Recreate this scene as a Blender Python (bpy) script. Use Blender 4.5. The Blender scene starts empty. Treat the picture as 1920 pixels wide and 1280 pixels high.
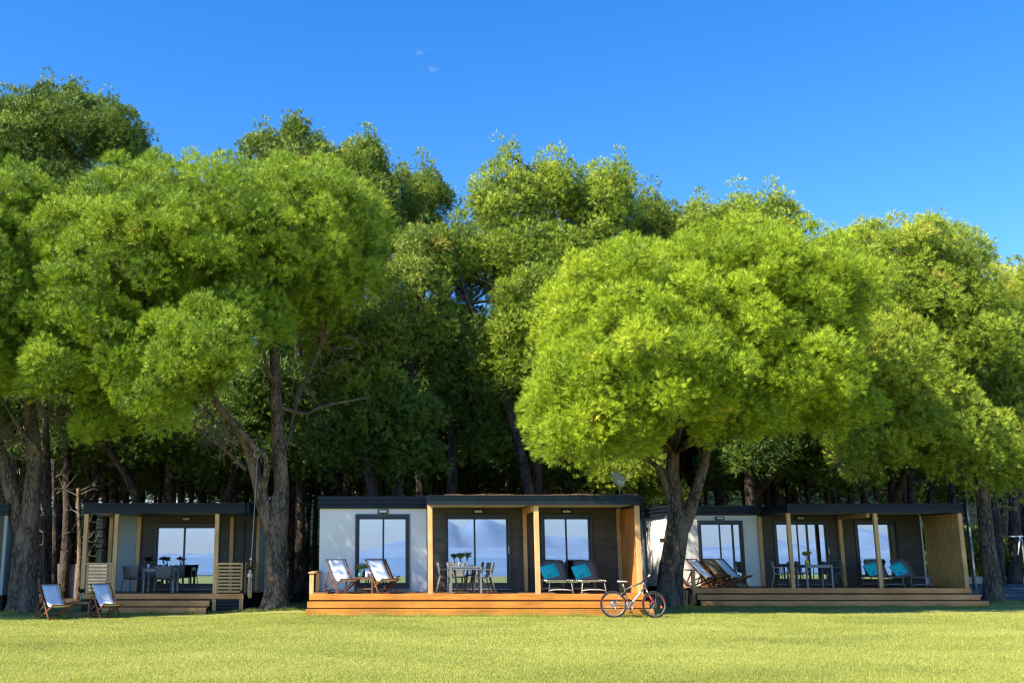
import bpy, bmesh, math, random
import numpy as np
from mathutils import Vector, Matrix
R = math.radians
S = bpy.context.scene
COL = S.collection

# ------------------------------------------------------------------ camera
F = 1930.0                                   # focal length in photo pixels
PITCH = math.atan(402 / F)
CX, CY = 750.0, 640.0                        # principal point of the cropped photo
CAMH = 1.6
cam = bpy.data.cameras.new('camera')
camo = bpy.data.objects.new('camera', cam)
COL.objects.link(camo)
cam.sensor_width = 36
cam.lens = F / 1920 * 36
cam.shift_x = (960 - CX) / 1920
cam.clip_start, cam.clip_end = 0.1, 30000
camo.location = (0, 0, CAMH)
camo.rotation_euler = (math.pi / 2 + PITCH, 0, 0)
S.camera = camo

# ------------------------------------------------------------------ light
# light travels (+x, +y, -z): low-ish sun from the left, slightly behind the camera
LD = Vector((0.86, 0.55, -1.0)).normalized()
EL = math.asin(-LD.z)
AZ = math.atan2(-LD.x, -LD.y)                # compass angle of the sun, from +Y towards +X
w = bpy.data.worlds.new('World')
S.world = w
w.use_nodes = True
nt = w.node_tree
nt.nodes.clear()
sky = nt.nodes.new('ShaderNodeTexSky')
sky.sky_type = 'NISHITA'
sky.sun_disc = False
sky.sun_elevation = EL
sky.sun_rotation = AZ
sky.altitude = 0
sky.air_density = 1.0
sky.dust_density = 0.25
sky.ozone_density = 3.0
hs = nt.nodes.new('ShaderNodeHueSaturation')
hs.inputs['Saturation'].default_value = 1.37
hs.inputs['Value'].default_value = 1.0
hs.inputs['Hue'].default_value = 0.508
bg = nt.nodes.new('ShaderNodeBackground')
bg.inputs['Strength'].default_value = 0.138
out = nt.nodes.new('ShaderNodeOutputWorld')
# pale lavender air low over the horizon
tcw = nt.nodes.new('ShaderNodeTexCoord')
sxyz = nt.nodes.new('ShaderNodeSeparateXYZ')
mr = nt.nodes.new('ShaderNodeMapRange')
mr.interpolation_type = 'SMOOTHSTEP'
mr.inputs['From Min'].default_value = 0.17
mr.inputs['From Max'].default_value = 0.0
mr.inputs['To Max'].default_value = 0.85
mxw = nt.nodes.new('ShaderNodeMix')
mxw.data_type = 'RGBA'
mxw.inputs[7].default_value = (2.15, 2.55, 3.3, 1)
nt.links.new(tcw.outputs['Generated'], sxyz.inputs[0])
nt.links.new(sxyz.outputs[2], mr.inputs[0])
nt.links.new(mr.outputs[0], mxw.inputs[0])
nt.links.new(sky.outputs[0], hs.inputs['Color'])
nt.links.new(hs.outputs[0], mxw.inputs[6])
prev = mxw.outputs[2]
for (wx, wy, rad, amt) in ((793, 100, .013, .40), (806, 131, .012, .34), (885, 272, .016, .16), (855, 292, .010, .12)):
    u, v = (wx - CX) / F, (CY - wy) / F
    dv = Vector((u, math.cos(PITCH) - v * math.sin(PITCH), math.sin(PITCH) + v * math.cos(PITCH))).normalized()
    sub_ = nt.nodes.new('ShaderNodeVectorMath'); sub_.operation = 'SUBTRACT'; sub_.inputs[1].default_value = dv
    nt.links.new(tcw.outputs['Generated'], sub_.inputs[0])
    rot = nt.nodes.new('ShaderNodeMapping'); rot.inputs['Rotation'].default_value = (0, R(35), 0); rot.inputs['Scale'].default_value = (1, 1, 2.2)
    nt.links.new(sub_.outputs[0], rot.inputs[0])
    ln_ = nt.nodes.new('ShaderNodeVectorMath'); ln_.operation = 'LENGTH'
    nt.links.new(rot.outputs[0], ln_.inputs[0])
    fm_ = nt.nodes.new('ShaderNodeMapRange'); fm_.interpolation_type = 'SMOOTHSTEP'
    fm_.inputs['From Min'].default_value = rad; fm_.inputs['From Max'].default_value = 0; fm_.inputs['To Max'].default_value = amt
    nt.links.new(ln_.outputs['Value'], fm_.inputs[0])
    nz_ = nt.nodes.new('ShaderNodeTexNoise'); nz_.inputs['Scale'].default_value = 160; nz_.inputs['Detail'].default_value = 5
    nt.links.new(tcw.outputs['Generated'], nz_.inputs['Vector'])
    ml_ = nt.nodes.new('ShaderNodeMath'); ml_.operation = 'MULTIPLY'
    nr_ = nt.nodes.new('ShaderNodeMapRange'); nr_.inputs['From Min'].default_value = .48; nr_.inputs['From Max'].default_value = .72; nr_.inputs['To Max'].default_value = .55
    nt.links.new(nz_.outputs[0], nr_.inputs[0])
    nt.links.new(fm_.outputs[0], ml_.inputs[0]); nt.links.new(nr_.outputs[0], ml_.inputs[1])
    cm_ = nt.nodes.new('ShaderNodeMix'); cm_.data_type = 'RGBA'; cm_.inputs[7].default_value = (3.0, 3.2, 3.4, 1)
    nt.links.new(ml_.outputs[0], cm_.inputs[0]); nt.links.new(prev, cm_.inputs[6])
    prev = cm_.outputs[2]
nt.links.new(prev, bg.inputs['Color'])
nt.links.new(bg.outputs[0], out.inputs[0])
sun = bpy.data.lights.new('sun', 'SUN')
sun.energy = 5.0
sun.angle = R(0.5)
sun.color = (1.0, 0.90, 0.72)
suno = bpy.data.objects.new('sun', sun)
COL.objects.link(suno)
suno.rotation_euler = LD.to_track_quat('-Z', 'Y').to_euler()
suno.location = (-20, -10, 40)

S.view_settings.view_transform = 'Standard'
S.view_settings.look = 'None'
S.view_settings.exposure = 1.06
S.view_settings.gamma = 1
S.cycles.filter_width = 1.25
S.cycles.max_bounces = 6
S.cycles.diffuse_bounces = 1
S.cycles.glossy_bounces = 4
S.cycles.transmission_bounces = 4
S.cycles.transparent_max_bounces = 8
S.cycles.caustics_reflective = False
S.cycles.caustics_refractive = False

# ------------------------------------------------------------------ survey helpers (photo measurement -> metres)
_c, _s = math.cos(PITCH), math.sin(PITCH)
def at(px, py, Y):
    u, v = (px - CX) / F, (CY - py) / F
    t = Y / (_c - v * _s)
    return Vector((u * t, Y, CAMH + (_s + v * _c) * t))
def X_(px, py, Y): return at(px, py, Y).x
def Z_(py, Y): return at(CX, py, Y).z

# ------------------------------------------------------------------ materials
MATS = {}
def mat(name, col, rough=0.7, spec=0.3, metal=0.0, bump=0, bscale=40, var=0.0, vscale=3, stretch=(1, 1, 1), col2=None, detail=4, coat=0):
    m = bpy.data.materials.new(name)
    m.use_nodes = True
    n = m.node_tree.nodes
    L = m.node_tree.links
    b = n['Principled BSDF']
    b.inputs['Base Color'].default_value = (*col, 1)
    b.inputs['Roughness'].default_value = rough
    b.inputs['Specular IOR Level'].default_value = spec
    b.inputs['Metallic'].default_value = metal
    if coat: b.inputs['Coat Weight'].default_value = coat
    tc = n.new('ShaderNodeTexCoord')
    mp = n.new('ShaderNodeMapping')
    mp.inputs['Scale'].default_value = stretch
    L.new(tc.outputs['Object'], mp.inputs[0])
    if var or col2:
        nz = n.new('ShaderNodeTexNoise')
        nz.inputs['Scale'].default_value = vscale
        nz.inputs['Detail'].default_value = detail
        L.new(mp.outputs[0], nz.inputs['Vector'])
        cr = n.new('ShaderNodeValToRGB')
        c2 = col2 or tuple(c * (1 - var) for c in col)
        cr.color_ramp.elements[0].position = 0.35
        cr.color_ramp.elements[0].color = (*c2, 1)
        cr.color_ramp.elements[1].position = 0.65
        cr.color_ramp.elements[1].color = (*(col if col2 else tuple(min(1, c * (1 + var)) for c in col)), 1)
        L.new(nz.outputs[0], cr.inputs[0])
        L.new(cr.outputs[0], b.inputs['Base Color'])
    if bump:
        nb = n.new('ShaderNodeTexNoise')
        nb.inputs['Scale'].default_value = bscale
        nb.inputs['Detail'].default_value = 5
        L.new(mp.outputs[0], nb.inputs['Vector'])
        bm_ = n.new('ShaderNodeBump')
        bm_.inputs['Strength'].default_value = bump
        bm_.inputs['Distance'].default_value = 0.02
        L.new(nb.outputs[0], bm_.inputs['Height'])
        L.new(bm_.outputs[0], b.inputs['Normal'])
    MATS[name] = m
    return m

def wood(name, c1, c2, c3, along='x', knots=True):
    """Planed larch: long grain, board to board tone and small dark knots."""
    m = bpy.data.materials.new(name)
    m.use_nodes = True
    n = m.node_tree.nodes
    L = m.node_tree.links
    b = n['Principled BSDF']
    b.inputs['Roughness'].default_value = 0.6
    b.inputs['Specular IOR Level'].default_value = 0.25
    tc = n.new('ShaderNodeTexCoord')
    mp = n.new('ShaderNodeMapping')
    mp.inputs['Scale'].default_value = {'x': (0.8, 9, 22), 'z': (14, 14, 0.8), 'y': (14, .8, 14)}[along]
    L.new(tc.outputs['Object'], mp.inputs[0])
    nz = n.new('ShaderNodeTexNoise')
    nz.inputs['Scale'].default_value = 1.6
    nz.inputs['Detail'].default_value = 6
    nz.inputs['Distortion'].default_value = 0.6
    L.new(mp.outputs[0], nz.inputs['Vector'])
    cr = n.new('ShaderNodeValToRGB')
    e = cr.color_ramp.elements
    e[0].position, e[0].color = 0.28, (*c1, 1)
    e[1].position, e[1].color = 0.72, (*c3, 1)
    k = e.new(0.5)
    k.color = (*c2, 1)
    L.new(nz.outputs[0], cr.inputs[0])
    mix = n.new('ShaderNodeMix')
    mix.data_type = 'RGBA'
    mix.blend_type = 'MULTIPLY'
    mix.inputs[0].default_value = 0.0
    L.new(cr.outputs[0], mix.inputs[6])
    vo = n.new('ShaderNodeTexVoronoi')
    vo.inputs['Scale'].default_value = 3.2
    mp2 = n.new('ShaderNodeMapping')
    mp2.inputs['Scale'].default_value = {'x': (1, 2, 2.6), 'z': (2.5, 2.5, 1), 'y': (2.5, 1, 2.5)}[along]
    L.new(tc.outputs['Object'], mp2.inputs[0])
    L.new(mp2.outputs[0], vo.inputs['Vector'])
    kr = n.new('ShaderNodeMapRange')
    kr.inputs['From Min'].default_value = 0.05
    kr.inputs['From Max'].default_value = 0.10
    kr.inputs['To Min'].default_value = 0.75
    kr.inputs['To Max'].default_value = 0.0
    L.new(vo.outputs['Distance'], kr.inputs[0])
    if knots: L.new(kr.outputs[0], mix.inputs[0])
    mix.inputs[7].default_value = (0.25, 0.13, 0.07, 1)
    st2 = n.new('ShaderNodeTexNoise')
    st2.inputs['Scale'].default_value = 1.1
    st2.inputs['Detail'].default_value = 5
    L.new(tc.outputs['Object'], st2.inputs['Vector'])
    sr = n.new('ShaderNodeMapRange')
    sr.inputs['From Min'].default_value = .35; sr.inputs['From Max'].default_value = .68
    sr.inputs['To Min'].default_value = 1.06; sr.inputs['To Max'].default_value = .72
    L.new(st2.outputs[0], sr.inputs[0])
    m2 = n.new('ShaderNodeMix'); m2.data_type = 'RGBA'; m2.blend_type = 'MULTIPLY'
    m2.inputs[0].default_value = 1
    L.new(mix.outputs[2], m2.inputs[6]); L.new(sr.outputs[0], m2.inputs[7])
    L.new(m2.outputs[2], b.inputs['Base Color'])
    bm_ = n.new('ShaderNodeBump')
    bm_.inputs['Strength'].default_value = 0.25
    bm_.inputs['Distance'].default_value = 0.004
    L.new(nz.outputs[0], bm_.inputs['Height'])
    L.new(bm_.outputs[0], b.inputs['Normal'])
    MATS[name] = m
    return m

def foliage(name, dark, mid, light, tip, trans=0.09):
    m = bpy.data.materials.new(name)
    m.use_nodes = True
    n = m.node_tree.nodes
    L = m.node_tree.links
    n.clear()
    o = n.new('ShaderNodeOutputMaterial')
    at_ = n.new('ShaderNodeAttribute')
    at_.attribute_name = 'tone'
    cr = n.new('ShaderNodeValToRGB')
    e = cr.color_ramp.elements
    e[0].position, e[0].color = 0.0, (*dark, 1)
    e[1].position, e[1].color = 1.0, (*tip, 1)
    a = e.new(0.4); a.color = (*mid, 1)
    a = e.new(0.85); a.color = (*light, 1)
    L.new(at_.outputs['Fac'], cr.inputs[0])
    d = n.new('ShaderNodeBsdfPrincipled')
    d.inputs['Roughness'].default_value = 0.5
    d.inputs['Specular IOR Level'].default_value = 0.35
    t = n.new('ShaderNodeBsdfTranslucent')
    mx = n.new('ShaderNodeMixShader')
    mx.inputs[0].default_value = trans
    hs_ = n.new('ShaderNodeHueSaturation')
    hs_.inputs['Value'].default_value = 1.5
    hs_.inputs['Saturation'].default_value = 1.05
    L.new(cr.outputs[0], d.inputs['Base Color'])
    L.new(cr.outputs[0], hs_.inputs['Color'])
    L.new(hs_.outputs[0], t.inputs['Color'])
    L.new(d.outputs[0], mx.inputs[1])
    L.new(t.outputs[0], mx.inputs[2])
    L.new(mx.outputs[0], o.inputs[0])
    MATS[name] = m
    return m

def bark(name, c1, c2, c3):
    m = bpy.data.materials.new(name)
    m.use_nodes = True
    n = m.node_tree.nodes
    L = m.node_tree.links
    b = n['Principled BSDF']
    b.inputs['Roughness'].default_value = 0.9
    b.inputs['Specular IOR Level'].default_value = 0.1
    tc = n.new('ShaderNodeTexCoord')
    mp = n.new('ShaderNodeMapping')
    mp.inputs['Scale'].default_value = (1, 1, 0.32)
    L.new(tc.outputs['Object'], mp.inputs[0])
    nz = n.new('ShaderNodeTexNoise')
    nz.inputs['Scale'].default_value = 4
    nz.inputs['Detail'].default_value = 6
    L.new(mp.outputs[0], nz.inputs['Vector'])
    mx0 = n.new('ShaderNodeMix'); mx0.data_type = 'VECTOR'
    mx0.inputs[0].default_value = 0.12
    L.new(mp.outputs[0], mx0.inputs[4]); L.new(nz.outputs[1], mx0.inputs[5])
    vo = n.new('ShaderNodeTexVoronoi')
    vo.feature = 'DISTANCE_TO_EDGE'
    vo.inputs['Scale'].default_value = 13
    L.new(mx0.outputs[1], vo.inputs['Vector'])
    cr = n.new('ShaderNodeValToRGB')
    e = cr.color_ramp.elements
    e[0].position, e[0].color = 0.02, (*c1, 1)
    e[1].position, e[1].color = 0.3, (*c2, 1)
    L.new(vo.outputs[0], cr.inputs[0])
    mx = n.new('ShaderNodeMix'); mx.data_type = 'RGBA'
    mx.inputs[7].default_value = (*c3, 1)
    rr = n.new('ShaderNodeMapRange')
    rr.inputs['From Min'].default_value = .45; rr.inputs['From Max'].default_value = .65
    rr.inputs['To Max'].default_value = .7
    L.new(nz.outputs[0], rr.inputs[0])
    L.new(rr.outputs[0], mx.inputs[0])
    L.new(cr.outputs[0], mx.inputs[6])
    L.new(mx.outputs[2], b.inputs['Base Color'])
    bm_ = n.new('ShaderNodeBump')
    bm_.inputs['Strength'].default_value = 0.9
    bm_.inputs['Distance'].default_value = 0.05
    cl = n.new('ShaderNodeMath'); cl.operation = 'MINIMUM'; cl.inputs[1].default_value = .25
    L.new(vo.outputs[0], cl.inputs[0])
    L.new(cl.outputs[0], bm_.inputs['Height'])
    L.new(bm_.outputs[0], b.inputs['Normal'])
    MATS[name] = m
    return m

def glass_mat(name, refl=0.56, tint=(0.68, 0.80, 1.0)):
    m = bpy.data.materials.new(name)
    m.use_nodes = True
    n = m.node_tree.nodes
    L = m.node_tree.links
    n.clear()
    o = n.new('ShaderNodeOutputMaterial')
    g = n.new('ShaderNodeBsdfGlossy')
    g.inputs['Roughness'].default_value = 0.0
    g.inputs['Color'].default_value = (*tint, 1)
    t = n.new('ShaderNodeBsdfTransparent')
    t.inputs['Color'].default_value = (0.85, 0.92, 0.92, 1)
    mx = n.new('ShaderNodeMixShader')
    mx.inputs[0].default_value = refl
    L.new(t.outputs[0], mx.inputs[1])
    L.new(g.outputs[0], mx.inputs[2])
    L.new(mx.outputs[0], o.inputs[0])
    MATS[name] = m
    return m

wood('larch_step', (0.46, 0.17, 0.025), (0.60, 0.26, 0.045), (0.70, 0.34, 0.07), 'x')
wood('larch_step_shade_lift', (0.66, 0.26, 0.085), (0.80, 0.34, 0.12), (0.88, 0.41, 0.16), 'x')  # steps of the shaded cabins, brightened in the colour to lift them
wood('larch_post', (0.64, 0.33, 0.125), (0.80, 0.45, 0.19), (0.88, 0.54, 0.25), 'z')
wood('larch_panel', (0.50, 0.18, 0.04), (0.66, 0.27, 0.07), (0.76, 0.34, 0.10), 'z')
wood('larch_slat', (0.74, 0.42, 0.12), (0.92, 0.56, 0.18), (0.96, 0.64, 0.25), 'z')  # larch brightened in the colour because the end screen stands in shade
wood('teak', (0.13, 0.05, 0.025), (0.20, 0.08, 0.035), (0.28, 0.12, 0.05), 'x', False)
wood('table_wood', (0.20, 0.11, 0.06), (0.28, 0.16, 0.09), (0.34, 0.2, 0.11), 'x', False)
mat('deck_boards', (0.30, 0.14, 0.06), 0.75, 0.2, var=0.25, vscale=6, stretch=(0.5, 8, 1))
mat('underdeck', (0.03, 0.03, 0.03), 0.9, 0.1)  # near black stands in for the shade under decks and in step gaps
mat('slate_trim', (0.010, 0.018, 0.027), 0.5, 0.25, var=0.2, vscale=2.5, bump=0.05, bscale=8)
mat('slate_frame', (0.022, 0.030, 0.040), 0.35, 0.5, var=0.1, vscale=3)
mat('roof_sheet', (0.06, 0.06, 0.06), 0.8, 0.2, var=0.3, vscale=3, col2=(0.16, 0.10, 0.06))
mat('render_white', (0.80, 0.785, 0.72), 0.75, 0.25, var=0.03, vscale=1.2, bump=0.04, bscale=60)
mat('render_shade_grey', (0.36, 0.40, 0.39), 0.75, 0.25, var=0.04, vscale=1.2)  # white walls with their shade put into the grey; the dish shares it
mat('room_wall', (0.55, 0.53, 0.48), 0.9, 0.1, var=0.03)
mat('room_floor', (0.25, 0.17, 0.10), 0.6, 0.3, var=0.2, vscale=4)
mat('grey_metal', (0.22, 0.23, 0.24), 0.45, 0.5, metal=0.3, var=0.08, vscale=5)
mat('resin_grey', (0.13, 0.125, 0.125), 0.55, 0.4, var=0.06, vscale=8)
mat('resin_taupe', (0.19, 0.155, 0.135), 0.6, 0.4, var=0.06, vscale=8)
mat('resin_sunlit', (0.52, 0.41, 0.30), 0.6, 0.4, var=0.06, vscale=8)  # the sun on the chair is put into this lighter tan
mat('resin_cream', (0.62, 0.55, 0.45), 0.5, 0.4, var=0.05, vscale=8)
mat('mesh_fabric', (0.20, 0.172, 0.16), 0.8, 0.2, var=0.15, vscale=60)
mat('teal_towel', (0.03, 0.64, 0.65), 0.9, 0.1, var=0.15, vscale=9, bump=0.5, bscale=90)
mat('teal_dark', (0.005, 0.09, 0.14), 0.9, 0.1, var=0.05)
mat('canvas_white', (0.66, 0.70, 0.76), 0.85, 0.15, var=0.05, vscale=5, bump=0.15, bscale=30)
mat('canvas_green', (0.16, 0.20, 0.13), 0.85, 0.15, var=0.1, vscale=5)
mat('curtain_white', (0.88, 0.88, 0.88), 0.9, 0.1, var=0.03)
mat('curtain_olive', (0.26, 0.27, 0.13), 0.9, 0.1, var=0.15, vscale=5, stretch=(8, 8, .3))
mat('sofa_cloth', (0.45, 0.5, 0.58), 0.9, 0.1, var=0.05)
mat('rope_hemp', (0.40, 0.36, 0.31), 0.95, 0.1, var=0.25, vscale=30, bump=0.6, bscale=120)
mat('lamp_glass', (0.7, 0.7, 0.66), 0.3, 0.5, var=0.02)
mat('black_plastic', (0.015, 0.015, 0.017), 0.45, 0.4, var=0.1, vscale=8)
mat('tyre', (0.03, 0.03, 0.032), 0.85, 0.2, var=0.2, vscale=30, bump=0.4, bscale=80)
mat('rim_silver', (0.30, 0.29, 0.29), 0.35, 0.5, metal=0.7, var=0.05)
mat('bike_grey', (0.16, 0.14, 0.13), 0.3, 0.6, metal=0.4, var=0.06, coat=0.5)
mat('bike_white', (0.8, 0.8, 0.78), 0.35, 0.5, var=0.03)
mat('bike_red', (0.55, 0.02, 0.02), 0.35, 0.5, var=0.05)
mat('reflector_orange', (0.85, 0.22, 0.02), 0.3, 0.5, var=0.05)
mat('steel', (0.45, 0.45, 0.46), 0.3, 0.5, metal=0.9, var=0.08)
mat('pale_glass', (0.75, 0.82, 0.85), 0.2, 0.6, var=0.03)
mat('green_glass', (0.10, 0.28, 0.24), 0.15, 0.7, var=0.1)
mat('pot_plant', (0.07, 0.14, 0.03), 0.6, 0.3, var=0.4, vscale=12)
mat('dark_plant', (0.015, 0.025, 0.012), 0.7, 0.2, var=0.4, vscale=12)
mat('yellow_petal', (0.75, 0.62, 0.03), 0.6, 0.3, var=0.15, vscale=20)
mat('stem_tan', (0.35, 0.28, 0.12), 0.8, 0.2, var=0.2, vscale=20)
mat('twig', (0.20, 0.17, 0.14), 0.9, 0.1, var=0.3, vscale=4)
mat('cut_wood', (0.42, 0.33, 0.22), 0.9, 0.1, var=0.15, vscale=8)
mat('concrete', (0.28, 0.28, 0.28), 0.9, 0.1, var=0.2, vscale=2, bump=0.2)
mat('asphalt', (0.14, 0.14, 0.145), 0.95, 0.1, var=0.2, vscale=0.8, bump=0.3, bscale=30)
mat('kerb_stone', (0.45, 0.40, 0.32), 0.9, 0.1, var=0.2, vscale=2)
mat('forest_soil', (0.075, 0.05, 0.032), 0.95, 0.05, var=0.4, vscale=0.9, bump=0.5, bscale=6, detail=8)
mat('shaded_scrub', (0.009, 0.015, 0.006), 0.95, 0.05, var=0.6, vscale=0.35, bump=0.6, bscale=2, detail=8)  # scrub colour darkened near black to hold the shade of the wood
mat('pole_paint', (0.16, 0.19, 0.19), 0.5, 0.4, var=0.1)
mat('leaf_orange', (0.50, 0.30, 0.10), 0.7, 0.2, var=0.4, vscale=2)
mat('pine_cone', (0.16, 0.09, 0.05), 0.8, 0.2, var=0.3, vscale=9)
mat('hazed_rock', (0.26, 0.34, 0.43), 1.0, 0.0, var=0.12, vscale=0.002)  # rock colour carries the blue haze of the distance
mat('sea_water', (0.18, 0.27, 0.36), 0.6, 0.15, var=0.15, vscale=0.01, bump=0.3, bscale=0.2)
glass_mat('door_glass')
bark('bark_near', (0.050, 0.038, 0.030), (0.19, 0.147, 0.115), (0.27, 0.19, 0.14))
bark('bark_wood', (0.028, 0.022, 0.018), (0.10, 0.08, 0.066), (0.14, 0.105, 0.085))
bark('bark_tan', (0.06, 0.042, 0.028), (0.25, 0.17, 0.115), (0.30, 0.21, 0.14))
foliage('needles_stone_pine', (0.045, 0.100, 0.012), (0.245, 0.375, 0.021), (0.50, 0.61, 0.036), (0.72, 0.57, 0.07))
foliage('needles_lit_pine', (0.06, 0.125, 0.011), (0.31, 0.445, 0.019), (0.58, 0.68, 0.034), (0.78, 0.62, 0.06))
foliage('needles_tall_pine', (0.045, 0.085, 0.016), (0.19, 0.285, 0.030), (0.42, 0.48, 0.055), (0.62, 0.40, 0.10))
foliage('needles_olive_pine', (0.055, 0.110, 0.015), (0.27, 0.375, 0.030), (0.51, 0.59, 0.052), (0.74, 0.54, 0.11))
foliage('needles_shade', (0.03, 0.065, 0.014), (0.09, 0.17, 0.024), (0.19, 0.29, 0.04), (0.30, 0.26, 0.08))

# horizontal cladding for the dark porch walls
def cladding(name, c1, c2, pitch=0.62):
    m = bpy.data.materials.new(name)
    m.use_nodes = True
    n = m.node_tree.nodes
    L = m.node_tree.links
    b = n['Principled BSDF']
    b.inputs['Roughness'].default_value = 0.7
    b.inputs['Specular IOR Level'].default_value = 0.2
    tc = n.new('ShaderNodeTexCoord')
    br = n.new('ShaderNodeTexBrick')
    mp = n.new('ShaderNodeMapping')
    mp.inputs['Rotation'].default_value = (math.pi / 2, 0, 0)
    L.new(tc.outputs['Object'], mp.inputs[0])
    L.new(mp.outputs[0], br.inputs['Vector'])
    br.inputs['Scale'].default_value = 1.0
    br.inputs['Brick Width'].default_value = 1.25
    br.inputs['Row Height'].default_value = 0.30
    br.inputs['Mortar Size'].default_value = 0.006
    br.inputs['Color1'].default_value = (*c1, 1)
    br.inputs['Color2'].default_value = (*c2, 1)
    br.inputs['Mortar'].default_value = (*[c * .45 for c in c1], 1)
    nz = n.new('ShaderNodeTexNoise')
    nz.inputs['Scale'].default_value = 5
    nz.inputs['Detail'].default_value = 7
    mp2 = n.new('ShaderNodeMapping'); mp2.inputs['Scale'].default_value = (1, 1, 7)
    L.new(tc.outputs['Object'], mp2.inputs[0]); L.new(mp2.outputs[0], nz.inputs['Vector'])
    mx = n.new('ShaderNodeMix'); mx.data_type = 'RGBA'; mx.blend_type = 'OVERLAY'
    mx.inputs[0].default_value = 0.45
    L.new(br.outputs[0], mx.inputs[6]); L.new(nz.outputs[0], mx.inputs[7])
    L.new(mx.outputs[2], b.inputs['Base Color'])
    MATS[name] = m
cladding('cladding_dark', (0.098, 0.083, 0.066), (0.115, 0.097, 0.077))

def grass_ground():
    m = bpy.data.materials.new('lawn_turf')
    m.use_nodes = True
    n = m.node_tree.nodes
    L = m.node_tree.links
    b = n['Principled BSDF']
    b.inputs['Roughness'].default_value = 0.9
    b.inputs['Specular IOR Level'].default_value = 0.1
    tc = n.new('ShaderNodeTexCoord')
    cols = []
    for sc, det, p0, p1, a, c in ((0.55, 5, .38, .62, (0.21, 0.26, 0.06), (0.35, 0.37, 0.12)),
                                 (22, 6, .35, .7, (0.16, 0.19, 0.03), (0.42, 0.38, 0.12))):
        nz = n.new('ShaderNodeTexNoise')
        nz.inputs['Scale'].default_value = sc
        nz.inputs['Detail'].default_value = det
        L.new(tc.outputs['Object'], nz.inputs['Vector'])
        cr = n.new('ShaderNodeValToRGB')
        cr.color_ramp.elements[0].position, cr.color_ramp.elements[0].color = p0, (*a, 1)
        cr.color_ramp.elements[1].position, cr.color_ramp.elements[1].color = p1, (*c, 1)
        L.new(nz.outputs[0], cr.inputs[0])
        cols.append((cr, nz))
    mx = n.new('ShaderNodeMix'); mx.data_type = 'RGBA'
    mx.inputs[0].default_value = 0.5
    L.new(cols[0][0].outputs[0], mx.inputs[6]); L.new(cols[1][0].outputs[0], mx.inputs[7])
    L.new(mx.outputs[2], b.inputs['Base Color'])
    bm_ = n.new('ShaderNodeBump'); bm_.inputs['Strength'].default_value = .6; bm_.inputs['Distance'].default_value = .03
    L.new(cols[1][1].outputs[0], bm_.inputs['Height']); L.new(bm_.outputs[0], b.inputs['Normal'])
    MATS['lawn_turf'] = m
grass_ground()
foliage('grass_blade', (0.185, 0.225, 0.05), (0.39, 0.41, 0.085), (0.56, 0.535, 0.16), (0.717, 0.638, 0.291), 0.35)

# ------------------------------------------------------------------ mesh builder
def frame_of(d):
    d = Vector(d).normalized()
    a = Vector((0, 0, 1)) if abs(d.z) < 0.9 else Vector((1, 0, 0))
    u = d.cross(a).normalized()
    return u, d.cross(u).normalized()

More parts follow.
